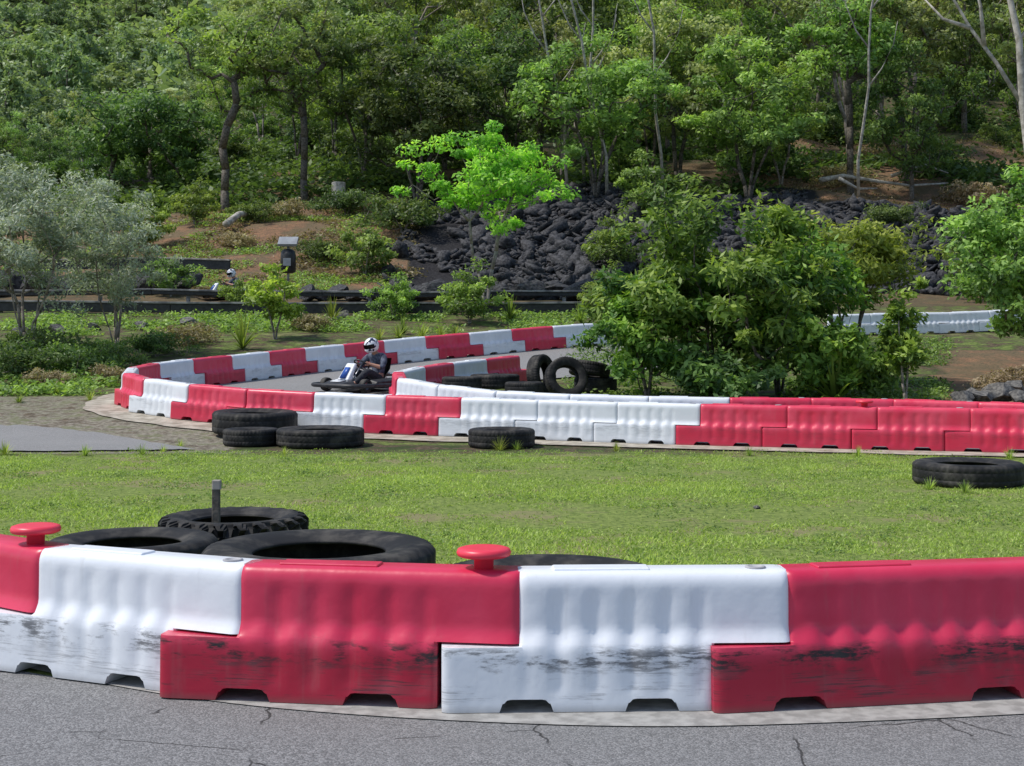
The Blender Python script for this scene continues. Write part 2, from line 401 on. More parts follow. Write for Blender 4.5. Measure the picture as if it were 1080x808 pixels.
# ------------------------------------------------------------------ barrier block
L = 1.17; S = .33; G = .006; HB = .560
def half_depth(x, z, L):
    upper = z > .269
    e0, e1 = (0, L-G) if upper else (-S, L-S-G)
    win = sstep(-.02, .09, x)*(1-sstep(L-S-.10, L-S+.02, x))
    rib = math.cos(2*PI*(x-.09)/.155)
    zc = .290 + .014*rib*win
    t = 1-sstep(zc-.05, zc+.045, z)
    d = .112 + .036*t + .012*(1-z/.6)
    groove = (.5-.5*rib)**2
    d -= .010*win*groove*sstep(.03, .12, z)*(1-sstep(.43, .52, z))
    rt = .065
    if z > HB-rt: q = (z-(HB-rt))/rt; d -= .043*(1-math.sqrt(max(0, 1-q*q*.97)))
    m = min(x-e0, e1-x); rx = .045
    if m < rx: q = 1-max(0, m)/rx; d -= .024*(1-math.sqrt(max(0, 1-q*q*.96)))
    return d
def block_mesh(L):
    n1 = (-S+.265, -S+.455); n2 = (L-.70, L-.51)
    def spread(n): return [n[0], n[0]+.012, n[0]+.030, n[1]-.030, n[1]-.012, n[1]]
    fixed = [-S, -S+.010, -S+.022, -S+.036, 0, .010, .022, .036, L-S-G, L-S-G-.012, L-S-G-.028, L-G, L-G-.010, L-G-.022, L-G-.036] + spread(n1) + spread(n2)
    def fill(f, st):
        f = sorted(set(f)); full = []
        for a, b in zip(f[:-1], f[1:]):
            k = max(1, int(round((b-a)/st))); full += [a+(b-a)*i/k for i in range(k)]
        full.append(f[-1]); return full
    xs = fill(fixed, .022)
    zs = fill([0, .052, .264, .274, HB-.065, HB-.047, HB-.032, HB-.019, HB-.008, HB], .020)
    def inside(x, z):
        if x < 0: ok = z < .264
        elif x > L-S-G: ok = z > .274
        else: ok = True
        if z < .052 and (n1[0] < x < n1[1] or n2[0] < x < n2[1]): ok = False
        return ok
    nx, nz = len(xs), len(zs)
    cell = {(i, j): inside((xs[i]+xs[i+1])/2, (zs[j]+zs[j+1])/2) for i in range(nx-1) for j in range(nz-1)}
    bm = bmesh.new(); vf = {}; vb = {}
    def get(i, j):
        if (i, j) not in vf:
            x, z = xs[i], zs[j]
            d = half_depth(x, z, L)
            if z < .0525:
                for n in (n1, n2):
                    if abs(x-n[0]) < 1e-6: x -= .020*(1-z/.052)
                    if abs(x-n[1]) < 1e-6: x += .020*(1-z/.052)
            if abs(z-.052) < 1e-6:      # arched top of the foot openings
                for n in (n1, n2):
                    if n[0]-1e-6 <= x <= n[1]+1e-6:
                        e = min(x-n[0], n[1]-x)/.030
                        if e < 1: z -= .016*(1-math.sqrt(max(0, 1-(1-max(0, e))**2)))
            vf[(i,j)] = bm.verts.new((x, -d, z)); vb[(i,j)] = bm.verts.new((x, d, z))
        return vf[(i,j)], vb[(i,j)]
    for (i, j), ok in cell.items():
        if not ok: continue
        q = [get(i,j), get(i+1,j), get(i+1,j+1), get(i,j+1)]
        bm.faces.new([p[0] for p in q]); bm.faces.new([p[1] for p in q][::-1])
        nb = [(0,-1,0,1),(1,0,1,2),(0,1,2,3),(-1,0,3,0)]
        for di, dj, a, b in nb:
            if not cell.get((i+di, j+dj), False):
                bm.faces.new((q[a][0], q[a][1], q[b][1], q[b][0]))
    return bm
BM = {}
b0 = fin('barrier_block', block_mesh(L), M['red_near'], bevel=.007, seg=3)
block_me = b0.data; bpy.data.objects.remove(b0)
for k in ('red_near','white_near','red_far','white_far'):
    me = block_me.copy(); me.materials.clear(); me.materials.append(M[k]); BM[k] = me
LL = 1.50
b0 = fin('barrier_block', block_mesh(LL), M['red_near'], bevel=.007, seg=3); BM['red_long'] = b0.data; bpy.data.objects.remove(b0)
def plate_bm():
    bm = bmesh.new(); box(bm, (.36, 0, HB), (.42, .10, .02)); return bm
pl = {}
for k in ('red_near','white_near','red_far','white_far'):
    o = fin('top_plate', plate_bm(), M[k], bevel=.008); pl[k] = o.data; bpy.data.objects.remove(o)
pl['red_long'] = pl['red_near']
def pin_mesh():
    bm = bmesh.new(); lathe(bm, [(.040,-.02),(.042,.040),(.055,.046),(.100,.050),(.112,.056),(.116,.068),(.110,.082),(.095,.087),(.06,.086),(.001,.085)], 40); return bm
o = fin('connecting_pin', pin_mesh(), M['pin']); pin_me = o.data; bpy.data.objects.remove(o)
bm = bmesh.new(); lathe(bm, [(.045,-.004),(.045,.004),(.03,.006),(.028,.0015),(.001,.001)], 28)
o = fin('pin_hole', bm, M['hole']); ring_me = o.data; bpy.data.objects.remove(o)
def barrier(kind, p0, p1, label, group, pin=False, center_off=0.0, dz=0.0, detail=True):
    a = Vector(p0); b = Vector(p1); d = (b-a); ln = d.length; X = d.normalized()
    Yv = Vector((0,0,1)).cross(X).normalized(); Z = X.cross(Yv)
    Lb = LL if kind == 'red_long' else L
    root = bpy.data.objects.new('plastic_barrier', BM[kind]); col.objects.link(root)
    o = a + Yv*center_off + Vector((0,0,dz)); s = ln/Lb
    m = Matrix(((X.x*s, Yv.x, Z.x, o.x), (X.y*s, Yv.y, Z.y, o.y), (X.z*s, Yv.z, Z.z, o.z), (0,0,0,1)))
    root.matrix_world = m
    tag(root, label, 'barrier', group)
    if detail:
        c = bpy.data.objects.new('top_plate', pl[kind]); col.objects.link(c); c.parent = root
    if pin:
        c = bpy.data.objects.new('connecting_pin', pin_me); col.objects.link(c); c.parent = root; c.location = (Lb-.17, 0, HB); c.scale = (1/s, 1, 1)
    elif detail:
        c = bpy.data.objects.new('pin_hole', ring_me); col.objects.link(c); c.parent = root; c.location = (Lb-.13, 0, HB+.002)
    return root
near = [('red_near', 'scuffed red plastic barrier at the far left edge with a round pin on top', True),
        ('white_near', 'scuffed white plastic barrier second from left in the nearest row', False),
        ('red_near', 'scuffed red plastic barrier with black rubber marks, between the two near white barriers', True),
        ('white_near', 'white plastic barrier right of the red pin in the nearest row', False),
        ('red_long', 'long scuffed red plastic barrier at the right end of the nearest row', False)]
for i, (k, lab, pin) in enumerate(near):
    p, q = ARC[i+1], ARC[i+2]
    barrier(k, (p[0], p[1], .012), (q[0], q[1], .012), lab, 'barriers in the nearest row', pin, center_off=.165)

def resample(c, s0, step, end=1e9):
    out = []; acc = 0; target = s0
    for a, b in zip(c[:-1], c[1:]):
        l = (b-a).length
        while acc + l >= target and target <= end:
            out.append(a.lerp(b, (target-acc)/l)); target += step
        acc += l
    return out
acc = 0; s740 = 0
for a, b in zip(outc[:-1], outc[1:]):
    if 540 + b.x/b.y*F < 740: s740 = acc; break
    acc += (b-a).length
step = L
s0 = s740 % step
J = resample(outc, s0, step)
tip = min(range(len(J)), key=lambda i: J[i].x/J[i].y)
def p3(v): return (v.x, v.y, hgt(v.x, v.y)+.015)
total = len(J)-1
cols = []
for i in range(total):
    m = (J[i]+J[i+1])/2; px = 540 + m.x/m.y*F
    if i < tip:
        if px > 740: k = 'red'
        elif px > 480: k = 'white'
        elif px > 400: k = 'red'
        elif px > 335: k = 'white'
        elif px > 215: k = 'red'
        else: k = 'white' if (cols and cols[-1] == 'red') else 'red'
    else: k = 'white' if cols[-1] == 'red' else 'red'
    cols.append(k)
for i in range(total):
    if i < tip: lab = f"{cols[i]} plastic barrier, {ORD[i+1]} from the right end of the long middle row"; grp = 'barriers in the middle row'
    else: lab = f"{cols[i]} plastic barrier, {ORD[i-tip+1]} from the left tip along the curving back row"; grp = 'barriers in the curving back row'
    barrier(cols[i]+'_far', p3(J[i+1]), p3(J[i]), lab, grp, pin=(i == 2))
K = resample(innc, .1, step)
for i in range(len(K)-1):
    m = (K[i]+K[i+1])/2; px = 540+m.x/m.y*F
    k = 'red' if (px > 860 or (m.y > 21.5 and i % 2)) else 'white'
    if 600 < px <= 860: k = 'red' if px > 770 else 'white'
    lab = f"{k} plastic barrier, {ORD[i+1]} from the right end of the inner row behind the middle row"
    barrier(k+'_far', p3(K[i+1]), p3(K[i]), lab, 'barriers in the inner row')
RT = [Vector(pw(*p)) for p in [(875,36.6),(960,37.2),(1040,37.6),(1120,37.9)]]
Q = resample(catmull(RT), 0, step)
for i in range(len(Q)-1):
    barrier('white_far', p3(Q[i]), p3(Q[i+1]), f"distant white plastic barrier right of the big bush, {ORD[i+1]} from the left", 'white barriers behind the big bush')

# ------------------------------------------------------------------ tyres
def tyre_bm(Ro, w, style, n=144):
    h = w/2
    tread = [(Ro*.985, -h*.80), (Ro, -h*.72), (Ro, -h*.40), (Ro, -h*.38), (Ro, -h*.33), (Ro, -h*.31), (Ro, -h*.05), (Ro,h*.05), (Ro, h*.31), (Ro, h*.33), (Ro, h*.38), (Ro, h*.40), (Ro, h*.72), (Ro*.985, h*.80)]
    prof = tread + [(Ro*.955, h*.93), (Ro*.90, h*.99), (Ro*.82, h*1.0), (Ro*.74, h*.97), (Ro*.66, h*.88), (Ro*.61, h*.78), (Ro*.575, h*.74), (Ro*.565, h*.66), (Ro*.60, h*.60), (Ro*.75, h*.72), (Ro*.88, h*.70), (Ro*.935, h*.3), (Ro*.935, -h*.3), (Ro*.88, -h*.70), (Ro*.75, -h*.72), (Ro*.60, -h*.60), (Ro*.565, -h*.66), (Ro*.575, -h*.74), (Ro*.61, -h*.78), (Ro*.66, -h*.88), (Ro*.74, -h*.97), (Ro*.82, -h*1.0), (Ro*.90, -h*.99), (Ro*.955, -h*.93)]
    if style == 'tractor':
        prof = [(r*.93 if i >= len(tread)+9 and i <= len(tread)+12 else r, z) for i, (r, z) in enumerate(prof)]
    nt_ = len(tread); N = 22 if style == 'tractor' else 48
    def disp(i, th, z):
        if style == 'tractor':
            sgn = 0 if z > 0 else .5
            if i < nt_:
                ph = (th*N/(2*PI) + abs(z)/h*.9 + sgn) % 1.0; return .012 if ph < .42 else -.045
            if i in (nt_, len(prof)-1): 
                ph = (th*N/(2*PI) + .9 + sgn) % 1.0; return .012 if ph < .42 else -.035
            if i in (nt_+1, len(prof)-2): 
                ph = (th*N/(2*PI) + .9 + sgn) % 1.0; return .012 if ph < .42 else -.012
            return 0
        if 3 <= i <= 4 or 9 <= i <= 10: return -.003
        if i < 2 or nt_-2 <= i <= nt_:
            return -.008 if (th*N/(2*PI)) % 1 > .72 else 0
        if i < nt_: return -.005 if ((th*N/(2*PI)+z/h*.4) % 1) > .84 else 0
        return 0
    bm = bmesh.new(); lathe(bm, prof, n if style != 'tractor' else 22*12, True, disp); return bm
TY = {}
def tyre(Ro, w, style, loc, label, group, tilt=(0,0,0)):
    key = (Ro, w, style)
    if key not in TY:
        o = fin('tyre', tyre_bm(Ro, w, style, 192), M['rubber'], smooth=(style != 'tractor')); TY[key] = o.data
    else:
        o = addobj('tyre', TY[key])
    flat = abs(tilt[0]) < .3
    o.location = (loc[0], loc[1], loc[2] + (w/2 if flat else 0)); o.rotation_euler = tilt
    tag(o, label, 'tyre', group); return o
g1 = 'tyres lying behind the nearest barriers'
tyre(.51, .28, 'tractor', at(247, 9.7), 'lugged tyre lying flat around the short weathered post', g1, (0,0,.3) )
tyre(.53, .27, 'road', at(140, 8.7), 'worn tyre lying flat behind the near white barrier, leftmost of the big tyres', g1)
tyre(.68, .33, 'road', at(337, 8.05), 'largest wide tyre lying flat, in front of the lugged tyre', g1)
tyre(.62, .31, 'road', at(580, 7.25), 'large tyre mostly hidden behind the near white barrier right of the pin', g1)
tyre(.555, .235, 'road', at(1021, 14.2), 'lone tyre lying flat on the grass at the right edge', 'tyres on the grass')
g2 = 'tyres in front of the middle barrier row'
tyre(.62, .33, 'road', at(269, 20.22, .03), 'thick wide tyre against the middle row, behind the small tyre', g2, (.02,.015,0))
tyre(.385, .23, 'road', at(265, 19.0), 'small tyre lying in front of the thick wide tyre', g2)
tyre(.60, .25, 'road', at(338, 18.9), 'wide tyre lying right of the small tyre before the middle row', g2)
tyre(.455, .25, 'road', at(529, 18.75), 'single tyre lying in front of the white middle-row barriers', g2)
g3 = 'tyres piled on the island beside the big bush'
def up(px, Y, Ro, rz, lean, lab, w=.24):
    p = at(px, Y); tyre(Ro, w, 'road', (p.x, p.y, p.z+Ro*math.cos(lean)+w/2*math.sin(lean)), lab, g3, (PI/2-lean, 0, rz))
up(571, 25.2, .38, 1.05, .12, 'upright tyre standing edge-on, left of the tyre pile')
up(597, 24.4, .38, .25, .3, 'upright tyre leaning with its round opening toward the kart')
tyre(.40, .27, 'road', at(628, 25.6, .05), 'lower flat tyre of the pair tucked beside the bush', g3)
tyre(.38, .25, 'road', at(622, 25.5, .34), 'upper tilted tyre of the pair tucked beside the bush', g3, (-.16,.16,0))
tyre(.46, .26, 'road', at(522, 25.6, .12), 'flat tyre on the island, right of the one nearest the kart', g3)
tyre(.36, .26, 'road', at(487, 24.75, .14), 'flat tyre on the island, nearest to the kart', g3)
tyre(.34, .24, 'road', at(553, 23.9, .14), 'flat tyre lying just before the edge-on upright tyre', g3)
rt = empty('short_post', at(228, 9.75)); tag(rt, 'short weathered dark grey post with a pale top standing inside the lugged tyre', 'post')
bm = bmesh.new(); box(bm, (0,0,.22), (.055,.04,.50)); fin('shaft', bm, M['bark'], rt, bevel=.006)
bm = bmesh.new(); box(bm, (.004,0,.485), (.062,.047,.07)); fin('cap', bm, M['timber'], rt, bevel=.008)

# ------------------------------------------------------------------ foliage
def leaf_quads(cent, nrm, ln, wd, rs):
    n = len(cent); r = rs.normal(size=(n,3))
    a = np.cross(nrm, r); a /= np.linalg.norm(a, axis=1, keepdims=True)+1e-9
    b = np.cross(nrm, a); b /= np.linalg.norm(b, axis=1, keepdims=True)+1e-9
    s = (rs.uniform(.65, 1.3, size=(n,1)))
    A_ = a*ln*.5*s; B_ = b*wd*.5*s
    v = np.stack([cent-A_, cent+B_-A_*.1, cent+A_, cent-B_-A_*.1], 1).reshape(-1, 3)
    return v, np.arange(n*4).reshape(n, 4)
def make_tree(seed, H, Rr, base, nc, nl, cr, leaf, tr, mt, ml, flat=.6, hollow=.45, lean=(0,0), multi=1, wob=.25, leafw=.45, top=.7, lump=.75):
    rnd = random.Random(seed); rs = np.random.default_rng(seed)
    nodes = [Vector((0,0,-.3))]; par = [-1]
    for m in range(multi):
        ang = 2*PI*m/multi + rnd.random(); sp = (Rr*.35 if multi > 1 else 0)
        prev = 0; K_ = 7; wx = wy = 0
        for i in range(1, K_+1):
            t = i/K_; wx += rnd.uniform(-1,1)*wob*H/20; wy += rnd.uniform(-1,1)*wob*H/20
            p = Vector((math.cos(ang)*sp*t + lean[0]*t*t + wx*t, math.sin(ang)*sp*t + lean[1]*t*t + wy*t, H*top*t*(1 if m == 0 else rnd.uniform(.8,1))))
            nodes.append(p); par.append(prev); prev = len(nodes)-1
    cs = []; cz = (H+base)/2; hh = (H-base)/2
    off = Vector((rnd.random()*50, rnd.random()*50, 0))
    for k in range(nc):
        while True:
            d = Vector((rnd.gauss(0,1), rnd.gauss(0,1), rnd.gauss(0,1)))
            if d.length > .1: break
        d.normalize()
        e = .72 + lump*noise.noise(d*1.7+off); e = max(.4, min(1.12, e+.15))
        q = (hollow + (1-hollow)*rnd.random()**.6)*e
        tz = (d.z*q)
        cs.append(Vector((d.x*Rr*q*1.05 + lean[0]*.6, d.y*Rr*q*1.05 + lean[1]*.6, cz + tz*hh)))
    cs.sort(key=lambda c: (c - Vector((lean[0]*.5, lean[1]*.5, base))).length)
    ends = []
    for c in cs:
        best = None; bd = 1e9
        for i, p in enumerate(nodes):
            if i == 0: continue
            dd = (p-c).length + max(0, p.z-c.z+.1*H*.3)*2.2
            if p.z < base*.55: dd += 3*H
            if dd < bd: bd = dd; best = i
        p = nodes[best]; prev = best; ns = 2 if bd < Rr*.4 else 3
        for j in range(1, ns+1):
            t = j/ns; q = p.lerp(c, t); q.z += -.10*bd*math.sin(PI*t)*(-1 if rnd.random() < .3 else 1)
            q += Vector((rnd.uniform(-1,1), rnd.uniform(-1,1), rnd.uniform(-1,1)))*bd*.06
            nodes.append(q); par.append(prev); prev = len(nodes)-1
        ends.append(prev)
    wt = [0]*len(nodes)
    for e in ends:
        i = e
        while i >= 0: wt[i] += 1; i = par[i]
    tot = max(1, wt[0])
    def rad(i):
        return max(tr*.07, tr*(max(wt[i], .4)/tot)**.5)*(1.25 if i == 0 else 1)
    bm = bmesh.new()
    for i, p in enumerate(nodes):
        if par[i] < 0: continue
        a = nodes[par[i]]; ra = rad(par[i]); rb = rad(i)
        if (a-p).length < 1e-4: continue
        if par[i] == 0 and multi > 1: ra = rb*1.2
        ra = min(ra, rb*1.6)
        tube(bm, [a, p + (p-a)*.03], [ra, rb], 6)
    tm = bpy.data.meshes.new('trunk'); bm.to_mesh(tm); bm.free(); tm.shade_smooth(); tm.materials.append(mt)
    C_ = []; N_ = []; SH = []
    ctr = np.array([lean[0]*.6, lean[1]*.6, cz])
    for c in cs:
        k = int(nl*rnd.uniform(.6,1.4)); g = rs.normal(size=(k,3)); g /= np.linalg.norm(g, axis=1, keepdims=True)
        g *= (rs.random((k,1))**.45)
        sc = cr*rnd.uniform(.65,1.3)
        pos = np.array(c)+g*np.array([sc, sc, sc*flat]); C_.append(pos)
        nn = rs.normal(size=(k,3))*.7 + g*.5 + np.array([0,-.15,.75]) + (np.array(c)-ctr)/max(Rr,1)*.3
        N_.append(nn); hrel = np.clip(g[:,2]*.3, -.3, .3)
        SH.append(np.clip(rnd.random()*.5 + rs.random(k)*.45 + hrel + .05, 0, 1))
    C_ = np.concatenate(C_); N_ = np.concatenate(N_); N_ /= np.linalg.norm(N_, axis=1, keepdims=True)
    v, f = leaf_quads(C_, N_, leaf, leaf*leafw, rs)
    cm = np_mesh('crown', v, f, np.concatenate(SH)); cm.materials.append(ml)
    return tm, cm
def plant(proto, name, loc, label, cat, group=None, rz=None, s=1.0, sz=None, parts=('trunk','crown')):
    r = empty(name, loc, random.random()*6.28 if rz is None else rz)
    r.scale = (s, s, sz if sz else s)
    for nm, me in zip(parts, proto):
        o = bpy.data.objects.new(nm, me); col.objects.link(o); o.parent = r
    tag(r, label, cat, group); return r

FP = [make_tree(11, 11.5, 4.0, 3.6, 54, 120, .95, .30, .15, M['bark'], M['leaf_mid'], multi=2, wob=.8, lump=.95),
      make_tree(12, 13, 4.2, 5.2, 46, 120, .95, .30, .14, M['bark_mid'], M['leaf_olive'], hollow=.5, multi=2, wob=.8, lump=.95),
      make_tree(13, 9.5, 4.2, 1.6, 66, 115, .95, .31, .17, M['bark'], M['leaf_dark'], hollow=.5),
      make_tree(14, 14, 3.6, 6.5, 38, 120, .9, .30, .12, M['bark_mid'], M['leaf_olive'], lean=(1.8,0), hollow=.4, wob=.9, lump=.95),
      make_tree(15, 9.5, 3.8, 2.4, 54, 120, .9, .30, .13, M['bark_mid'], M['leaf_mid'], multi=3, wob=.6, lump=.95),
      make_tree(16, 2.6, 2.2, .1, 30, 80, .7, .28, .06, M['bark_mid'], M['leaf_dark'], multi=3, hollow=.3)]  # understory: dark leaf colour stands in for shade inside the forest
KN = ['mid green spreading tree', 'olive green tall tree', 'dark dense rounded tree', 'slender leaning tree with a high olive crown', 'fresh green multi-stemmed tree']
def forest():
    rows = [70, 77, 85, 94, 104, 116, 130, 145]
    for ri, Y in enumerate(rows):
        stp = 6.1*F/Y
        px = -60 + random.random()*stp
        while px < 1150:
            yy = Y + random.uniform(-3, 3)*(1 if Y < 120 else 1.6); X = (px-540)/F*yy
            k = random.choice([0,0,1,1,2,3,3,4])
            s = random.uniform(.75, 1.15)
            skip = (Y == 70 and (px < 400)) or (Y < 82 and px > 840 and random.random() < .45)
            if px < 230:
                s *= .40; k = random.choice([0,1,2,4]); skip = skip or Y > 108
            elif px < 380:
                s *= .75; skip = skip or Y > 132
            if Y == 70: s *= .72
            if not skip:
                plant(FP[k], 'forest_tree', (X, yy, hgt(X, yy)), f"{KN[k]} in the forest on the hillside", 'tree', f"{KN[k]}s on the hillside", s=s, sz=s*random.uniform(.95,1.25))
            px += stp*random.uniform(.7, 1.2)
    for i in range(95):
        Y = random.uniform(71, 115); px = random.uniform(-40, 1120)
        if px > 820 and Y < 86: continue
        X = (px-540)/F*Y
        plant(FP[5], 'understory_bush', (X, Y, hgt(X, Y)-.1), 'low green bush darkened for forest shade between the tree trunks on the hillside', 'bush', 'low bushes between the hillside trees', s=random.uniform(.5, 1.0))
forest()
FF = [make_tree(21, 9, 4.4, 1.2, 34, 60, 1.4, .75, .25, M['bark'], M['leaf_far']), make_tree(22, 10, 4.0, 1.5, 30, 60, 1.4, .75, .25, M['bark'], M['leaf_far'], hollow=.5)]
def far_forest():
    Y = 112; c = 0
    while Y < 470:
        stp = (8.6 if Y > 165 else 5.8)*F/Y; px = -30 + random.random()*stp
        while px < (330 if Y > 160 else 235):
            yy = Y+random.uniform(-6,6); X = (px-540)/F*yy
            if c < 299:
                s = random.uniform(.7,1.2)*(.55 if Y < 165 else 1.05)
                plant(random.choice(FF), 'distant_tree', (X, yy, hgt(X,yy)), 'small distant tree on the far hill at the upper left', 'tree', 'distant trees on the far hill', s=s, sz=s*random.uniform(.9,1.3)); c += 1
            px += stp*random.uniform(.8,1.2)
        Y += 12 + max(0, Y-165)*.12
far_forest()

def hero(seed, px, Y, H, Rr, base, kw, name, label, mt='bark', ml='leaf_mid', nc=90, nl=150, cr=.8, leaf=.26, tr=.2, rz=0, cat='tree'):
    pr = make_tree(seed, H, Rr, base, nc, nl, cr, leaf, tr, M[mt], M[ml], **kw)
    return plant(pr, name, at(px, Y), label, cat, rz=rz)
hero(31, 238, 66, 10.0, 3.4, 4.6, dict(hollow=.5, lean=(1.6,0), wob=1.4, lump=1.1), 'open_crowned_tree', 'tall open tree with dark crooked trunk above the red bank, behind the lamp post', nc=52, nl=95, cr=.7, tr=.20, ml='leaf_mid')
hero(32, 322, 67, 10.3, 3.0, 4.8, dict(hollow=.5, lean=(-1.0,0), wob=1.4, lump=1.1), 'open_crowned_tree', 'second tall open tree, right of the crooked one above the red bank', nc=46, nl=95, cr=.75, tr=.18, ml='leaf_olive')
hero(33, 158, 74, 5.8, 4.0, .4, dict(hollow=.5), 'dense_tree', 'dense dark green rounded tree above the silvery shrub', nc=130, nl=140, cr=.8, ml='leaf_dark', tr=.25)
hero(34, 440, 66, 7.6, 4.2, 1.4, dict(hollow=.45, multi=3, wob=.6), 'spreading_tree', 'broad green tree behind the slender bright young tree', nc=100, nl=130, cr=.8, ml='leaf_dark', tr=.16)
hero(35, 628, 64, 7.2, 3.8, 1.8, dict(hollow=.5, multi=5, wob=.7), 'spreading_tree', 'multi-stemmed tree at the top of the black rock slope, centre', nc=84, nl=130, cr=.78, ml='leaf_mid', tr=.15, mt='bark')
hero(49, 535, 69, 9.4, 3.6, 2.2, dict(hollow=.5, multi=3, wob=.8), 'spreading_tree', 'taller tree rising between the broad tree and the multi-stemmed tree', nc=84, nl=125, cr=.8, ml='leaf_dark', tr=.16)
hero(58, 385, 70, 9.0, 3.4, 2.0, dict(hollow=.5, multi=3, wob=.8), 'spreading_tree', 'tall green tree between the two open-crowned trees and the broad tree', nc=78, nl=125, cr=.8, ml='leaf_mid', tr=.16)
hero(36, 790, 66, 7.8, 3.6, 2.0, dict(hollow=.5, multi=3, wob=.8), 'spreading_tree', 'round-headed tree above the rock slope, behind the big bush', nc=84, nl=130, cr=.78, ml='leaf_mid', tr=.15)
hero(50, 715, 70, 9.4, 3.4, 2.6, dict(hollow=.5, multi=2, wob=.8), 'spreading_tree', 'olive green tree left of the round-headed one above the rock slope', nc=74, nl=125, cr=.8, ml='leaf_olive', tr=.16)
hero(37, 897, 68, 11.0, 3.0, 4.8, dict(hollow=.4), 'straight_trunk_tree', 'tree with straight dark trunk rising from the red earth at right', nc=62, nl=120, cr=.82, ml='leaf_mid', tr=.17)
hero(38, 955, 70, 11.5, 3.2, 5.2, dict(hollow=.4, lean=(-.8,0)), 'straight_trunk_tree', 'leaning tall tree beside the fallen pale branches at right', nc=62, nl=120, cr=.82, ml='leaf_olive', tr=.15)
hero(39, 512, 43.5, 5.8, 2.4, 2.3, dict(hollow=.45, multi=2, wob=.8, flat=.5, top=.7, lump=.8), 'young_tree', 'slender young tree with bright light green leaves before the rock slope', nc=74, nl=120, cr=.46, leaf=.17, tr=.085, ml='leaf_bright', mt='bark_mid')
# near shrubs
BK = dict(hollow=.5, multi=6, flat=.75, leafw=.36, lump=1.2, wob=.6)
hero(41, 748, 25.0, 3.6, 1.85, .4, BK, 'big_bush', 'big glossy green bush beside the stacked tyres, tallest of the clump', nc=165, nl=105, cr=.36, leaf=.175, tr=.10, ml='leaf_bush', cat='bush')
hero(42, 683, 24.2, 2.45, .95, .15, dict(hollow=.45, multi=4, flat=.8, leafw=.36, lump=1.1), 'side_bush', 'lower green bush on the left flank of the big bush', nc=68, nl=95, cr=.30, leaf=.165, tr=.06, ml='leaf_bush', cat='bush')
hero(55, 822, 25.4, 3.25, 1.4, .5, dict(hollow=.45, multi=5, flat=.75, leafw=.36, lump=1.2, wob=.6), 'side_bush', 'green bush adjoining the big bush on its right', nc=100, nl=100, cr=.35, leaf=.165, tr=.07, ml='leaf_bush', cat='bush')
hero(43, 888, 27.5, 3.6, 1.7, 1.5, dict(hollow=.4, multi=5, flat=.75, leafw=.34, lump=1.1, wob=.7), 'yellow_green_bush', 'yellow-green bush to the right of the big bush', nc=110, nl=105, cr=.34, leaf=.15, tr=.06, ml='leaf_yellow', cat='bush')
hero(44, 955, 23.6, 2.3, .42, .2, dict(hollow=.2, multi=2, flat=.8, leafw=.4), 'sapling', 'small leafy sapling standing left of the grey rocks', nc=34, nl=65, cr=.19, leaf=.14, tr=.03, ml='leaf_bush', mt='bark_mid')
hero(45, 1092, 30, 4.3, 1.8, .9, dict(hollow=.5, multi=3, flat=.7), 'round_tree', 'rounded green tree cut off by the right edge', nc=150, nl=120, cr=.40, leaf=.15, tr=.10, ml='leaf_mid')
hero(46, 868, 24.0, 1.5, .8, .0, dict(hollow=.3, multi=3, flat=.8), 'low_bush', 'low green bush under the right side of the big bush', nc=58, nl=90, cr=.26, leaf=.15, tr=.03, ml='leaf_bush', cat='bush')
hero(56, 755, 23.7, 1.0, 1.0, .0, dict(hollow=.3, multi=3, flat=.8), 'low_bush', 'low green bush at the foot of the big bush, behind the inner barriers', nc=46, nl=85, cr=.24, leaf=.14, tr=.03, ml='leaf_dark', cat='bush')
hero(57, 920, 24.4, 1.1, .6, .0, dict(hollow=.3, multi=3, flat=.8), 'low_bush', 'low green bush between the yellow-green bush and the sapling', nc=38, nl=80, cr=.23, leaf=.13, tr=.03, ml='leaf_mid', cat='bush')
# silvery shrubs
hero(47, 28, 31, 5.0, 2.15, 1.3, dict(hollow=.35, multi=5, flat=.75, leafw=.28, wob=.7, lump=1.0), 'silvery_shrub', 'silvery-leaved shrub at the left edge with bare thin stems', nc=155, nl=130, cr=.34, leaf=.12, tr=.06, ml='leaf_silver', mt='bark_mid', cat='bush')
hero(48, 122, 33, 4.2, 1.35, 1.2, dict(hollow=.35, multi=4, flat=.75, leafw=.28, wob=.7, lump=1.0), 'silvery_shrub', 'smaller silvery-leaved shrub right of the one at the left edge', nc=86, nl=115, cr=.30, leaf=.12, tr=.05, ml='leaf_silver', mt='bark_mid', cat='bush')

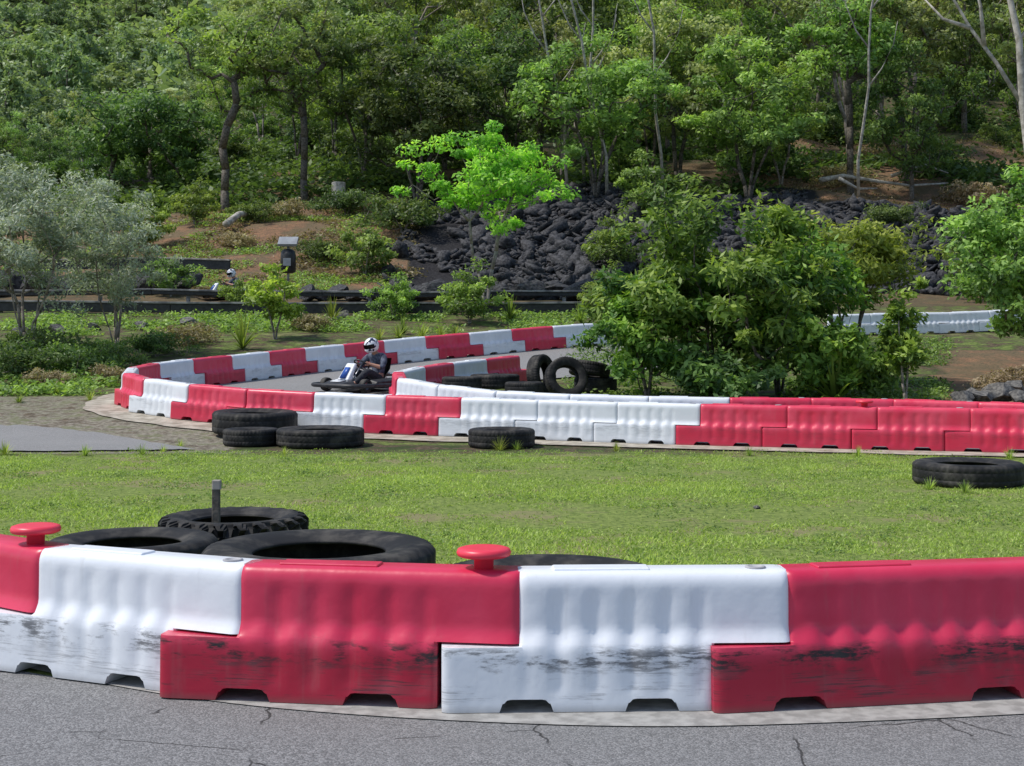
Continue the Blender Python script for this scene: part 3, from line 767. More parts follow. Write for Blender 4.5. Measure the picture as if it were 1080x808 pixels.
SP = [make_tree(51, 1.3, .75, .05, 40, 80, .22, .10, .03, M['bark_mid'], M['leaf_mid'], hollow=.3, multi=3),
      make_tree(52, 1.5, .6, .3, 30, 70, .20, .11, .03, M['bark_mid'], M['leaf_yellow'], hollow=.3, multi=3),
      make_tree(53, .8, 1.1, .0, 60, 70, .26, .09, .03, M['bark_mid'], M['leaf_dark'], hollow=.2, multi=3),
      make_tree(54, .6, 1.0, .0, 45, 60, .25, .09, .03, M['bark_mid'], M['dry'], hollow=.2, multi=3)]
sh = [(290,36,1,1.35,'yellow-green bush below the lamp post'),(180,46,0,1.2,'small green shrub above the left black rail'),(415,40.5,0,1.0,'small green shrub before the black boulders, left of the bright tree'),
      (495,39.5,0,1.35,'leafy green shrub at the foot of the bright young tree'),(385,52,0,1.7,'green shrub on the red bank left of the bright tree'),(640,41,0,1.2,'green shrub behind the big bush on its left side'),
      (15,28,2,1.0,'low creeping shrub at the left edge, nearest the path'),(75,29,2,1.05,'low creeping shrub left of the hairpin tip'),(110,31,2,.9,'low creeping shrub behind the hairpin tip'),(40,31,2,1.2,'low creeping shrub under the silvery shrub'),
      (-15,30,2,1.1,'low creeping shrub cut off by the left edge'),(165,33,2,.8,'low creeping shrub above the hairpin wall'),(118,28,3,.6,'dry brown brush just outside the hairpin tip'),(55,27,3,.6,'dry brown brush beside the grey path'),
      (200,35,3,.9,'dry brown brush above the back row'),(330,38,3,.8,'dry brown brush above the back row, right of the yellow-green bush'),(1060,26,3,.8,'dry brown brush above the grey rocks at right'),
      (940,59,2,1.4,'dark low shrub on the upper rock slope at right'),(690,60,0,2.2,'round shrub on the upper rock slope, centre'),(1050,45,0,2.2,'green shrub at the right edge below the bare tree'),
      (650,52,0,1.8,'round shrub low on the rock slope, just left of the big bush'),(425,58,2,2.0,'round shrub at the left end of the rock slope'),(300,61,3,1.4,'dry brush on the upper red bank'),(205,61,0,1.5,'green shrub on the upper left of the red bank'),(150,57,0,1.8,'green shrub above the upper rail at left'),
      (95,60,2,2.0,'dark shrub above the upper rail at left'),(255,56,3,1.0,'dry brush left of the lamp post on the bank'),(365,62,2,1.6,'dark shrub at the upper right of the red bank'),(335,54,2,1.2,'dark shrub right of the lamp post on the bank'),
      (270,60,2,1.2,'dark shrub directly above the lamp post on the bank'),(250,42.8,0,.8,'small green shrub in front of the distant kart'),(890,70,3,1.8,'dry brush on the earth at upper right, left of the leaning tree'),(985,72,2,2.0,'dark shrub on the earth at upper right, right of the leaning tree'),(930,78,3,2.2,'dry brush high on the earth at upper right'),(1030,66,3,1.8,'dry brush at the right end of the rock slope')]
for px, Y, k, s, lab in sh: plant(SP[k], 'shrub', at(px, Y), lab, 'bush', s=s)
def rosette(seed, n, ln, w, arch=.6):
    rs = random.Random(seed); V = []; Fc = []; S_ = []
    for i in range(n):
        a = rs.random()*2*PI; el = rs.uniform(.35, 1.45); l = ln*rs.uniform(.7,1.1); sg = 5
        d = Vector((math.cos(a), math.sin(a), 0)); sd = Vector((-d.y, d.x, 0)); b0_ = len(V); s_ = rs.random()
        for k in range(sg+1):
            t = k/sg; hor = l*math.cos(el)*t; ver = l*math.sin(el)*t - arch*l*t*t*.5*math.cos(el)
            ww = w*(1-t**1.6)*.5+.001; p = d*hor+Vector((0,0,ver)); V += [p-sd*ww, p+sd*ww]
        for k in range(sg):
            q = b0_+2*k; Fc.append((q, q+1, q+3, q+2)); S_.append(min(1, s_*.7+k*.06))
    return np_mesh('leaves', [tuple(v) for v in V], Fc, S_)
ros = rosette(3, 60, 1.0, .07); ros.materials.append(M['leaf_yellow'])
tuft = rosette(4, 90, .5, .018, .8); tuft.materials.append(M['grass'])
for px, Y, s, lab in [(256,34,.95,'spiky green rosette plant above the hairpin wall'),(350,39.5,.75,'spiky rosette plant on the bank before the black rail, left one'),(538,40,.75,'spiky rosette plant on the bank under the bright tree'),(612,39.5,.6,'spiky rosette plant close to the big bush behind the back row'),(880,23.6,1.2,'strappy plant growing in the right side of the big bush'),(425,37,.55,'small spiky rosette plant just above the back row')]:
    o = addobj('strappy_plant', ros); o.location = at(px, Y, .02); o.rotation_euler = (0,0,px); o.scale = (s*.8,s*.8,s*1.1); tag(o, lab, 'plant')
gt = [(527,18.2,.5),(545,18.3,.35),(400,36,.9),(420,36.3,1),(445,36.2,1.1),(465,36.4,.9),(480,36.5,.9),(5,17.5,.5),(980,13.7,.35),(345,9.0,.35),(330,8.9,.3),(1018,13.4,.35),(300,17.6,.3),(790,17.4,.35),(905,17.2,.4),(650,18.1,.35),(95,24.5,.5),(60,25.7,.5),(20,24.2,.5),(1065,17,.4),(190,18.7,.35),(150,17.6,.4),(172,18.0,.3),(90,17.4,.4)]
for px, Y, s in gt:
    o = addobj('grass_tuft', tuft); o.location = at(px, Y, -.02); o.rotation_euler = (0,0,px*.7); o.scale = (s,)*3
    tag(o, 'small tuft of green grass growing at the track edge', 'grass tuft', 'grass tufts at the track edges')

def gp(x, y): return noise.noise(Vector((x*.55, y*.55, 0)))*1.1 + .75*noise.noise(Vector((x*2.2, y*2.2, 5))) + .5*noise.noise(Vector((x*7, y*7, 9)))
def grass():
    n = 300000; Y = np.sqrt(rng.uniform(5.95**2, 18.2**2, n)); X = (rng.uniform(-.47, .47, n))*Y
    arcx = np.array([p.x for p in arc]); arcy = np.array([p.y for p in arc])
    ok = Y > np.interp(X, arcx, arcy)+.25
    gx = np.linspace(-9, 9, 180); gy = np.linspace(5, 19, 140); G_ = np.array([[gp(a, b) for a in gx] for b in gy])
    pi_ = np.clip(((X+9)/18*179).astype(int), 0, 179); pj = np.clip(((Y-5)/14*139).astype(int), 0, 139); pv = G_[pj, pi_]
    ok &= rng.random(n) < np.clip(.64 + pv*1.4, .04, 1)*np.clip((18.4-Y)/1.6, .1, 1)
    X = X[ok]; Y = Y[ok]; pv = pv[ok]; n = len(X)
    a = rng.uniform(0, 2*PI, n); h = rng.uniform(.006, .022, n)*(1+.9*np.clip(pv, 0, 1)); w = rng.uniform(.005, .011, n)
    dx = np.cos(a); dy = np.sin(a); lx = rng.normal(0, .018, n); ly = rng.normal(0, .018, n); z0 = np.zeros(n)
    v = np.stack([np.stack([X-dx*w, Y-dy*w, z0-.003], 1), np.stack([X+dx*w, Y+dy*w, z0-.003], 1), np.stack([X+lx, Y+ly, h], 1)], 1).reshape(-1,3)
    me = np_mesh('grass', v, np.arange(n*3).reshape(n,3), np.clip(.5+pv*.35+rng.normal(0,.22,n), 0, 1)); me.materials.append(M['grass'])
    tag(addobj('grass', me), 'short green grass between the near and middle barriers', 'grass', kind='stuff')
grass()
def cover(name, n, f, size, mat, label, zs=2.2, cat='undergrowth'):
    P = []; Nn = []; S_ = []
    while len(P) < n*7:
        r = f()
        if r is None: continue
        X, Y = r; z = hgt(X, Y); b = random.random(); hh = size*random.uniform(.2, zs)
        for j in range(7):
            P.append((X+random.gauss(0,size*1.3), Y+random.gauss(0,size*1.3), z+random.random()*hh)); Nn.append((random.gauss(0,.6), random.gauss(0,.6), 1)); S_.append(min(1, b*.6+random.random()*.4))
    P = np.array(P); Nn = np.array(Nn); Nn /= np.linalg.norm(Nn, axis=1, keepdims=True)
    v, fc = leaf_quads(P, Nn, size, size*.5, rng); me = np_mesh(name, v, fc, S_); me.materials.append(mat)
    tag(addobj(name, me), label, cat, kind='stuff')
def fhill():
    Y = 67 + 110*random.random()**1.3; px = random.uniform(-60, 1150); X = (px-540)/F*Y
    if noise.noise(Vector((X*.15, Y*.15, 2))) < -.2 + (.3 if px > 800 and Y < 96 else 0): return None
    return X, Y
cover('hillside_undergrowth', 21000, fhill, .40, M['leaf_dark'], 'low green undergrowth covering the forest floor')
def ffar():
    Y = random.uniform(160, 620); px = random.uniform(-60, 420)
    return (px-540)/F*Y, Y
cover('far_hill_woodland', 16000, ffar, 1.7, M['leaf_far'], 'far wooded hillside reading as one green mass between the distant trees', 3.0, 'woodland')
def fbank():
    Y = random.uniform(25.5, 67); px = random.uniform(-60, 660)
    if px > 200 and Y < 37.5: return None
    if px > 430 and Y > 44: return None
    if px > 125 and Y < 36.5: return None
    if 41 < Y < 48.5: return None
    X = (px-540)/F*Y
    if noise.noise(Vector((X*.5, Y*.5, 6))) < (.0 if Y < 44 else .08): return None
    return X, Y
cover('bank_undergrowth', 9500, fbank, .11, M['leaf_mid'], 'low weeds and creepers on the bank behind the track')
def fdry():
    if random.random() < .65: Y = random.uniform(48, 67); px = random.uniform(120, 440)
    else: Y = random.uniform(62, 95); px = random.uniform(800, 1110)
    X = (px-540)/F*Y
    if noise.noise(Vector((X*.45, Y*.45, 26))) < -.02: return None
    return X, Y
cover('bank_litter', 5200, fdry, .15, M['dry'], 'dry leaf litter and dead twigs on the earth banks', .8, 'litter')
def fisl():
    Y = random.uniform(21.5, 36); px = random.uniform(600, 1000)
    X = (px-540)/F*Y
    if noise.noise(Vector((X*.6, Y*.6, 9))) < -.1: return None
    return X, Y
cover('island_undergrowth', 5000, fisl, .08, M['leaf_mid'], 'low weeds on the island around the big bush')
def finf():
    Y = math.sqrt(random.uniform(6.6**2, 18.2**2)); X = random.uniform(-.45,.45)*Y
    if Y < np.interp(X, [p.x for p in arc], [p.y for p in arc])+.6: return None
    if noise.noise(Vector((X*1.1, Y*1.1, 17))) < .18: return None
    return X, Y
cover('infield_weeds', 3200, finf, .028, M['leaf_mid'], 'low broad-leaved weeds scattered through the infield grass', 1.5)

# ------------------------------------------------------------------ rocks
def rock_bm(seed, sub=3, jag=.0):
    bm = bmesh.new(); bmesh.ops.create_icosphere(bm, subdivisions=sub, radius=.5)
    o = Vector((seed*7.3, seed*3.1, seed)); rr = random.Random(seed)
    planes = [(Vector((rr.gauss(0,1), rr.gauss(0,1), rr.gauss(0,1))).normalized(), rr.uniform(.24, .40)) for _ in range(9)]
    for v in bm.verts:
        d = v.co.normalized(); k = 1 + .3*noise.noise(d*1.3+o) + .15*noise.noise(d*4+o)
        c = d*.56*k
        for n_, q in planes:
            e = c.dot(n_)
            if e > q: c -= n_*(e-q)*.95
        c += Vector((rr.gauss(0,1), rr.gauss(0,1), rr.gauss(0,1)))*jag
        v.co = Vector((c.x*1.25, c.y, c.z*.85))
    return bm
RK = []
for s in range(5):
    o = fin('boulder', rock_bm(s+1, 4), M['rock'], smooth=False); RK.append(o.data); bpy.data.objects.remove(o)
RG = []
for s in range(3):
    o = fin('boulder', rock_bm(s+11, 4), M['rock_grey'], smooth=False); RG.append(o.data); bpy.data.objects.remove(o)
def boulder(px, Y, s, lab, grp, ms=RK, dz=.15, sq=1):
    o = addobj('boulder', random.choice(ms)); p = at(px, Y); o.location = (p.x, p.y, p.z+s*dz); o.scale = (s*random.uniform(.9,1.4), s, s*random.uniform(.7,1)*sq); o.rotation_euler = (random.uniform(-.3,.3),random.uniform(-.3,.3),random.random()*6)
    tag(o, lab, 'rock', grp); return o
px = 325
while px < 655:
    boulder(px, 45.5+random.uniform(-.5,.5), random.uniform(.65,1.05), 'black boulder in the row along the foot of the rock slope', 'black boulders along the foot of the rock slope', dz=.3); px += random.uniform(13, 20)
px = -10
while px < 215:
    boulder(px, 47.2+random.uniform(-.5,.5), random.uniform(.85,1.25), 'dark boulder beneath the left black rail', 'dark boulders beneath the left rail', dz=.34); px += random.uniform(14, 20)
for px, Y, s in [(1016,23.3,.40),(1036,23.4,.45),(1058,23.8,.5),(1078,23.4,.4),(1045,24.4,.4),(1026,24.3,.35),(1070,24.8,.45)]:
    boulder(px, Y, s, 'grey rock in the earth bank behind the red barriers at right', 'rocks in the bank at right', RG, dz=.35)
for i, (px, Y, s) in enumerate([(60,37,.5),(100,38,.4),(150,38.5,.45),(200,39,.5),(20,37,.5),(360,40.5,.4)]):
    boulder(px, Y, s, 'grey weathered stone half buried in the bank at left', 'stones in the left bank', RG)
def rubble():
    base = []
    for s in range(12):
        bm = rock_bm(s+30, 1, .045); bm.verts.ensure_lookup_table(); base.append((np.array([v.co[:] for v in bm.verts]), np.array([[v.index for v in f.verts] for f in bm.faces]))); bm.free()
    V = []; Fc = []; off_ = 0
    for i in range(13500):
        Y = random.uniform(47.5, 67); pxl = 405 + max(0, (Y-54))*5; px = random.uniform(pxl, 1100)
        X = (px-540)/F*Y
        if px < 500 and noise.noise(Vector((X*.4, Y*.4, 4))) < .0: continue
        if px > 850 and Y > 63.5: continue
        z = hgt(X, Y); r_ = random.random(); s = random.uniform(.10, .28) if r_ < .82 else (random.uniform(.28,.45) if r_ < .96 else random.uniform(.5, .85))
        v, f = base[i % 12]; a = random.random()*6.28; c_, s_ = math.cos(a), math.sin(a)
        w = v*np.array([s*random.uniform(.8,2.0), s, s*random.uniform(.5,1.3)]); t = random.uniform(-1.1,1.1)
        w = np.stack([w[:,0]*c_-w[:,1]*s_, w[:,0]*s_+w[:,1]*c_, w[:,2]+w[:,0]*t*.6], 1) + np.array([X, Y, z+s*.22])
        V.append(w); Fc.append(f+off_); off_ += len(v)
    me = np_mesh('rock_rubble', np.concatenate(V), np.concatenate(Fc)); me.materials.append(M['rock'])
    tag(addobj('rock_rubble', me), 'slope of loose black basalt rubble below the forest', 'rocks', kind='stuff')
rubble()
boulder(798, 12.2, .07, 'tiny grey stone lying alone on the grass', None, RG)
bm = bmesh.new(); lathe(bm, [(.42,-.3),(.36,.1),(.32,.5),(.33,.85),(.30,.88),(.001,.88)], 14)
o = fin('tree_stump', bm, M['bark_pale'], smooth=False); o.location = at(357, 64.5, .2); tag(o, 'pale cut tree stump at the top of the red bank', 'stump')
def log(pts, r, lab, mat='bark_pale'):
    P = [at(a, Y, dz) for a, Y, dz in pts]; bm = bmesh.new(); n = len(P)
    tube(bm, P, [r*(1-.7*i/(n-1)) for i in range(n)], 8); o = fin('fallen_branch', bm, M[mat]); tag(o, lab, 'branch', 'fallen branches')
log([(238,58,.4),(252,59,.5),(268,61,.35),(290,62,.3),(300,62.5,.25)], .16, 'crooked pale fallen branch on the red bank left of the lamp post')
log([(865,67,.5),(890,67.5,.9),(925,68,.8),(960,68,.7),(1000,68,.5)], .13, 'long pale fallen branch on the slope at right')
log([(885,66,.7),(905,66.5,.4),(925,67,.6)], .10, 'short pale fallen branch crossing the long one at right')
log([(940,69,.9),(975,69,1.2),(1000,69,.7)], .10, 'pale fallen branch right of the leaning tree')
rt = empty('bare_tree', at(1092, 38)); tag(rt, 'bare pale-barked tree with leafless branches at the top right corner', 'tree')
bm = bmesh.new()
tube(bm, [(0,0,-.3),(-.2,0,2.5),(-.15,0,4.5),(-.35,0,6.2),(-.45,0,8),(-.85,0,9.8),(-1.0,0,12)], [.16,.14,.12,.11,.10,.08,.05], 8)
fin('trunk', bm, M['bark_pale'], rt)
for pts in ([(-.35,0,6.2),(-1.0,.2,7.4),(-1.7,.3,8.4),(-2.4,.3,9.6),(-3.0,.3,10.6)], [(-1.35,.2,7.9),(-1.45,.2,9.0),(-1.8,.1,10.2)], [(-.45,0,8),(.1,0,8.8),(.2,0,10)], [(-1.7,.3,8.4),(-2.4,.5,8.7),(-2.9,.6,9.3)]):
    bm = bmesh.new(); n = len(pts); tube(bm, pts, [.07*(1-.75*i/(n-1)) for i in range(n)], 6); fin('limb', bm, M['bark_pale'], rt)
for i, (px, Y, H, lx) in enumerate([(640,64,12,-3.0),(697,66,13,-1.4),(614,68,13,.9),(905,66,12,.4),(600,66,11,-2.2)]):
    rt = empty('dead_tree', at(px, Y)); tag(rt, ['leaning pale bare tree in the forest above the centre', 'tall pale bare tree right of the leaning one above the centre', 'thin pale bare tree left of centre in the forest', 'pale bare tree in the forest above the red earth at right', 'thin leaning pale tree just left of centre'][i], 'tree')
    bm = bmesh.new(); pts = [(lx*(k/7)**1.5 + .12*math.sin(k*1.7+i), -2.6*(k/7), H*k/7) for k in range(8)]
    tube(bm, pts, [.085*(1-.6*k/7) for k in range(8)], 7); fin('trunk', bm, M['bark_pale'], rt)
    for k in (3,4,5,6):
        p = Vector(pts[k]); s_ = 1 if k % 2 else -1; bm = bmesh.new()
        tube(bm, [p, p+Vector((s_*.6,0,.8)), p+Vector((s_*1.1,-.2,1.9)), p+Vector((s_*1.3,-.2,3))], [.045,.035,.025,.012], 6); fin('limb', bm, M['bark_pale'], rt)

# ------------------------------------------------------------------ rails
def rail(pts, hz, hb, lab, post=2.2, cap='railm', bmat='black'):
    P = [at(a, Y) for a, Y in pts]; r = empty('guard_rail', P[0]); tag(r, lab, 'rail'); o0 = P[0]
    bm = bmesh.new(); bm2 = bmesh.new()
    for a, b in zip(P[:-1], P[1:]):
        d = (b-a); X = d.normalized(); Yv = Vector((0,0,1)).cross(X).normalized(); c = (a+b)/2 - o0 + Vector((0,0,hz))
        Z = X.cross(Yv); rot = Matrix((X, Yv, Z)).transposed(); box(bm, c, (d.length*.998, .09, hb), rot)
        box(bm2, c+Vector((0,0,hb/2+.03)), (d.length*.998, .2, .06), rot)
    fin('beam', bm, M[bmat], r, bevel=.02)
    fin('top_cap', bm2, M[cap], r, bevel=.01)
    for a, b in zip(P[:-1], P[1:]):
        n = max(1, int((b-a).length/post))
        for k in range(n):
            p = a.lerp(b, (k+.5)/n)-o0; bm = bmesh.new(); box(bm, p+Vector((0,.08,hz/2-.05)), (.12,.06,hz+.1)); fin('post', bm, M['railm'], r)
rail([(-60,41.6),(60,41.4),(180,41.2),(300,41.2),(420,41.2),(540,41.2),(660,41.4)], .18, .28, 'long low black rail running behind the back barriers')
rail([(18,50.5),(90,50),(165,50),(243,49.5)], .78, .32, 'short upper black rail with timber cap above the dark boulders at left', cap='timber')
rail([(-60,44.6),(50,44.4),(160,44.3),(236,44.2),(340,44.2),(440,44.2),(540,44.2),(650,44.3)], .30, .13, 'thin black rail between the long low rail and the boulders', 3)

rt = empty('lamp_post', at(304, 47)); tag(rt, 'post with a small grey tilted panel and black lamp housing on the bank', 'lamp post')
bm = bmesh.new(); tube(bm, [(0,0,-.2),(0,0,1.9)], .045, 10); fin('pole', bm, M['railm'], rt)
bm = bmesh.new(); lathe(bm, [(.001,.78),(.18,.78),(.26,.84),(.26,1.40),(.22,1.54),(.14,1.60),(.001,1.61)], 20); fin('lamp_housing', bm, M['black'], rt)
bm = bmesh.new(); box(bm, (0,-.02,1.86), (.66,.5,.10), Matrix.Rotation(R(34), 3, 'X')); fin('solar_panel', bm, M['panel'], rt, bevel=.01)
bm = bmesh.new(); box(bm, (0,-.265,1.15), (.26,.02,.26)); fin('label_plate', bm, M['panel'], rt, bevel=.005)

# ------------------------------------------------------------------ kart
def skinmesh(name, verts, edges, rad, mat, parent, root=0, sub=2):
    bm = bmesh.new(); lay = bm.verts.layers.skin.verify(); vs = [bm.verts.new(v) for v in verts]
    for i, v in enumerate(vs):
        r = rad[i]; v[lay].radius = (r, r) if not isinstance(r, tuple) else r; v[lay].use_root = (i == root)
    for a, b in edges: bm.edges.new((vs[a], vs[b]))
    me = bpy.data.meshes.new(name); bm.to_mesh(me); bm.free()
    o = addobj(name, me, None, parent); m = o.modifiers.new('sk', 'SKIN'); m.use_smooth_shade = True
    s = o.modifiers.new('s', 'SUBSURF'); s.levels = s.render_levels = sub
    bake(o); o.data.materials.clear(); o.data.materials.append(mat); o.data.shade_smooth(); return o
def make_kart():
    r = empty('go_kart'); 
    bm = bmesh.new(); box(bm, (.12,0,.075), (1.15,.62,.025)); fin('floor_pan', bm, M['steel'], r, bevel=.008)
    bm = bmesh.new()
    for s in (-1,1): tube(bm, [(-.85,s*.33,.09),(0,s*.36,.09),(.55,s*.30,.09),(.80,s*.18,.09)], .018, 8)
    tube(bm, [(-.62,-.62,.135),(-.62,.62,.135)], .02, 8); tube(bm, [(.52,-.50,.13),(.52,.50,.13)], .016, 8)
    fin('frame', bm, M['black'], r)
    ring = []
    for k in range(40):
        a = 2*PI*k/40; c, s = math.cos(a), math.sin(a); e = .42
        ring.append((-.02+.95*math.copysign(abs(c)**e, c), .67*math.copysign(abs(s)**e, s), .13))
    bm = bmesh.new(); tube(bm, ring, .040, 8, True); fin('bumper', bm, M['black'], r)
    bm = bmesh.new(); hexa(bm, [(.64,-.42,.10),(.94,-.30,.10),(.94,.30,.10),(.64,.42,.10),(.62,-.34,.22),(.84,-.22,.18),(.84,.22,.18),(.62,.34,.22)]); nf = fin('nose_fairing', bm, M['black'], r, bevel=.03, seg=3)
    bm = bmesh.new(); hexa(bm, [(.68,-.16,.214),(.80,-.12,.196),(.80,.12,.196),(.68,.16,.214),(.68,-.16,.224),(.80,-.12,.206),(.80,.12,.206),(.68,.16,.224)]); fin('nose_stripe', bm, M['white_p'], nf)
    bm = bmesh.new(); hexa(bm, [(.50,-.16,.22),(.62,-.14,.22),(.62,.14,.22),(.50,.16,.22),(.34,-.13,.52),(.39,-.11,.54),(.39,.11,.54),(.34,.13,.52)]); fp = fin('front_panel', bm, M['white_p'], r, bevel=.03, seg=3)
    bm = bmesh.new(); hexa(bm, [(.605,-.07,.26),(.625,-.07,.26),(.625,.07,.26),(.605,.07,.26),(.46,-.06,.46),(.48,-.06,.46),(.48,.06,.46),(.46,.06,.46)]); fin('front_stripe', bm, M['blue_p'], fp)
    for s in (-1,1):
        bm = bmesh.new(); y0, y1 = s*.40, s*.60
        hexa(bm, [(-.38,y0,.09),(.36,y0,.09),(.36,y1,.09),(-.38,y1,.09),(-.34,y0,.27),(.30,y0,.24),(.28,y1,.20),(-.34,y1,.24)]); fin('side_pod', bm, M['white_p'] if s < 0 else M['black'], r, bevel=.03, seg=3)
    bm = bmesh.new()
    prof = [(.02,.12),(-.12,.11),(-.30,.13),(-.42,.22),(-.50,.42),(-.54,.62)]; rows = []
    for x, z in prof:
        row = []
        for k in range(9):
            t = (k-4)/4; lift = .13*abs(t)**2.5; row.append(bm.verts.new((x+(.06*abs(t)**2 if z > .2 else 0), t*.20, z+ (lift if z < .3 else 0))))
        rows.append(row)
    for a, b in zip(rows[:-1], rows[1:]):
        for k in range(8): bm.faces.new((a[k], a[k+1], b[k+1], b[k]))
    bmesh.ops.solidify(bm, geom=bm.faces[:], thickness=.02); fin('seat', bm, M['black'], r)
    bm = bmesh.new(); box(bm, (-.60,-.30,.26), (.30,.24,.24)); box(bm, (-.60,-.30,.41), (.16,.16,.08)); 
    e = fin('engine', bm, M['steel'], r, bevel=.02)
    bm = bmesh.new(); tube(bm, [(-.68,-.16,.30),(-.72,.05,.30),(-.74,.28,.30)], .04, 10); fin('exhaust', bm, M['steel'], e)
    sc = Vector((.12,0,.50)); ax = Vector((.62,0,-.78)).normalized(); u = Vector((0,1,0)); w = ax.cross(u)
    bm = bmesh.new(); tube(bm, [sc+(u*math.cos(2*PI*k/28)+w*math.sin(2*PI*k/28))*.15 for k in range(28)], .015, 8, True)
    for k in range(3):
        a = 2*PI*k/3+.5; tube(bm, [sc, sc+(u*math.cos(a)+w*math.sin(a))*.15], .009, 6)
    sw = fin('steering_wheel', bm, M['black'], r)
    bm = bmesh.new(); tube(bm, [sc, sc+ax*.46], .014, 8); fin('steering_column', bm, M['steel'], sw)
    for x, s, rr, w_ in ((.52,-1,.128,.13),(.52,1,.128,.13),(-.62,-1,.14,.19),(-.62,1,.14,.19)):
        bm = bmesh.new(); mt = Matrix.Translation((x, s*(.53 if x > 0 else .55), rr)) @ Matrix.Rotation(PI/2, 4, 'X')
        h = w_/2; lathe(bm, [(rr*.97,-h*.8),(rr,-h*.4),(rr,h*.4),(rr*.97,h*.8),(rr*.85,h),(rr*.6,h*.92),(rr*.52,h*.7),(rr*.52,-h*.7),(rr*.6,-h*.92),(rr*.85,-h)], 32, True, mat=mt)
        t = fin('wheel', bm, M['rubber'], r)
        bm = bmesh.new(); lathe(bm, [(.001,-h*.5),(rr*.2,-h*.6),(rr*.22,-h*.2),(rr*.5,-h*.2),(rr*.53,-h*.72),(rr*.53,h*.72),(rr*.5,h*.2),(rr*.22,h*.2),(rr*.2,h*.6),(.001,h*.5)], 24, mat=mt); fin('rim', bm, M['steel'], t)
    return r
def make_driver():
    r = empty('person')
    V = [(-.29,0,.21),(-.32,0,.33),(-.33,0,.48),(-.30,0,.61),(-.25,0,.69),(-.20,0,.75),(-.16,0,.81),(-.14,0,.88)]
    Rd = [(.13,.11),(.125,.10),(.135,.10),(.145,.10),(.07,.065),(.055,.055),(.085,.08),(.075,.07)]
    E = [(i, i+1) for i in range(7)]
    def add(pts, rad, parent):
        p = parent
        for q, rr in zip(pts, rad): V.append(q); Rd.append(rr); E.append((p, len(V)-1)); p = len(V)-1
        return p
    for s in (-1,1):
        wr = add([(-.285,s*.13,.65),(-.26,s*.205,.635),(-.19,s*.28,.54),(-.13,s*.31,.45),(-.04,s*.25,.47),(.04,s*.185,.505),(.075,s*.165,.515)], [.07,.065,.052,.045,.042,.032,.030], 3)
        for k in range(4):
            dz = .025-.017*k; l = [.9,1,.95,.78][k]
            add([(.105,s*.165,.515+dz),(.14+.01*l,s*.150,.52+dz),(.150,s*.13,.513+dz),(.135,s*.122,.505+dz)], [.0095,.009,.0085,.007], wr)
        add([(.085,s*.145,.54),(.10,s*.13,.555),(.115,s*.12,.55)], [.011,.010,.008], wr)
        add([(-.24,s*.10,.21),(-.05,s*.15,.29),(.14,s*.20,.37),(.20,s*.20,.36),(.36,s*.19,.24),(.50,s*.17,.14),(.53,s*.17,.11),(.60,s*.17,.15),(.66,s*.17,.20)], [.095,.08,.062,.058,.055,.038,.036,.036,.028], 0)
    skinmesh('body', V, E, Rd, M['skin'], r)
    V2 = [(-.30,0,.27),(-.325,0,.36),(-.33,0,.48),(-.30,0,.61),(-.255,0,.685)]; R2 = [(.145,.125),(.145,.12),(.15,.118),(.158,.118),(.08,.075)]; E2 = [(0,1),(1,2),(2,3),(3,4)]
    for s in (-1,1):
        i = len(V2); V2 += [(-.285,s*.13,.65),(-.26,s*.205,.635),(-.19,s*.28,.54),(-.13,s*.31,.45),(-.06,s*.26,.465)]; R2 += [.085,.08,.066,.058,.055]; E2 += [(3,i),(i,i+1),(i+1,i+2),(i+2,i+3),(i+3,i+4)]
    skinmesh('shirt', V2, E2, R2, M['shirt'], r)
    V3 = [(-.29,0,.20),(-.32,0,.29)]; R3 = [(.145,.125),(.142,.12)]; E3 = [(0,1)]
    for s in (-1,1):
        i = len(V3); V3 += [(-.24,s*.10,.21),(-.05,s*.15,.29),(.14,s*.20,.37),(.20,s*.20,.36),(.36,s*.19,.24),(.47,s*.175,.16)]; R3 += [.108,.095,.078,.074,.066,.052]; E3 += [(0,i)]+[(i+j,i+j+1) for j in range(5)]
    skinmesh('trousers', V3, E3, R3, M['pants'], r)
    for s in (-1,1):
        skinmesh('shoe', [(.50,s*.17,.12),(.535,s*.17,.10),(.61,s*.17,.15),(.68,s*.17,.205)], [(0,1),(1,2),(2,3)], [.045,.05,.046,.036], M['white_p'], r)
    HX = -.135; HZ = .862; tl = Matrix.Rotation(R(14), 3, 'Y')
    bm = bmesh.new(); bmesh.ops.create_uvsphere(bm, u_segments=32, v_segments=20, radius=1)
    for v in bm.verts:
        c = v.co; x = c.x*.155; y = c.y*.132; z = c.z*.148
        if z < -.05: x = x+(.02 if c.x > 0 else 0); z = max(z, -.125)
        v.co = tl @ Vector((x, y, z)) + Vector((HX, 0, HZ))
    h = fin('helmet', bm, M['helmet'], r)
    bm = bmesh.new(); V_ = []
    for zi in range(7):
        row = []
        for k in range(17):
            a = R(-72+9*k); zz = -.045+.014*zi; rr = math.sqrt(max(0, 1-(zz/.148)**2)); row.append(bm.verts.new(tl @ Vector((.160*rr*math.cos(a), .137*rr*math.sin(a), zz+.005)) + Vector((HX,0,HZ))))
        V_.append(row)
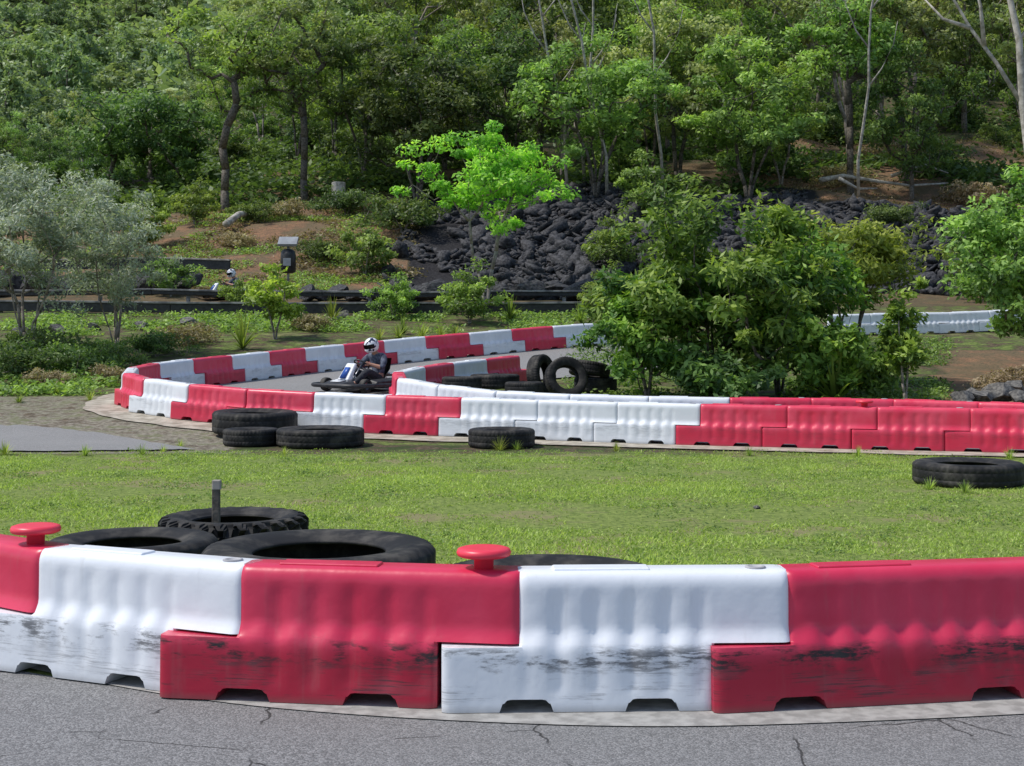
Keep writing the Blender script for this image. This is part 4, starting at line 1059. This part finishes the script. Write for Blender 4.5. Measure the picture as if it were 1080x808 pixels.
    for a, b_ in zip(V_[:-1], V_[1:]):
        for k in range(16): bm.faces.new((a[k], a[k+1], b_[k+1], b_[k]))
    bmesh.ops.solidify(bm, geom=bm.faces[:], thickness=.004); fin('visor', bm, M['visor'], h)
    return r
kart = make_kart(); drv = make_driver()
p = at(386, 26.0, .03); rz = PI + R(50)
for o in (kart, drv): o.location = p; o.rotation_euler = (R(-.5), 0, rz)
tag(kart, 'black and white go-kart with a black bumper rounding the hairpin', 'go-kart', 'go-karts')
tag(drv, 'person in patterned white helmet and dark clothes steering the kart in the hairpin', 'person', 'kart drivers')
k2 = copy_tree(kart); d2 = copy_tree(drv); p = at(240, 45.4, .0)
for o in (k2, d2): o.location = p; o.rotation_euler = (0, 0, R(215))
k2['label'] = 'distant dark go-kart mostly hidden behind the rails at left'; d2['label'] = 'distant person in a helmet driving behind the rails at left'

# ------------------------------------------------------------------ light, world, camera
w = bpy.data.worlds.new('World'); scene.world = w; w.use_nodes = True; nt = w.node_tree
sky = nt.nodes.new('ShaderNodeTexSky'); sky.sky_type = 'NISHITA'; sky.sun_disc = False
el = R(58); sv = Vector((-.80, -.10, 0)).normalized()*math.cos(el) + Vector((0,0,math.sin(el)))
sky.sun_elevation = el; sky.sun_rotation = math.atan2(sv.x, sv.y)
bg = nt.nodes['Background']; bg.inputs[1].default_value = .15; nt.links.new(sky.outputs[0], bg.inputs[0])
sl = bpy.data.lights.new('sun', 'SUN'); sl.energy = 3.6; sl.angle = R(3); sl.color = (1.0,.95,.87)
so = bpy.data.objects.new('sun', sl); col.objects.link(so); so.rotation_euler = sv.to_track_quat('Z', 'Y').to_euler()
cam = bpy.data.cameras.new('camera'); co = bpy.data.objects.new('camera', cam); col.objects.link(co)
co.location = (0, 0, EYE); co.rotation_euler = (PI/2, 0, 0)
cam.sensor_width = 36; cam.lens = 36*F/1080; cam.shift_y = -54/1080; cam.clip_end = 3000
scene.camera = co
scene.view_settings.view_transform = 'Standard'; scene.view_settings.look = 'None'; scene.view_settings.exposure = 0
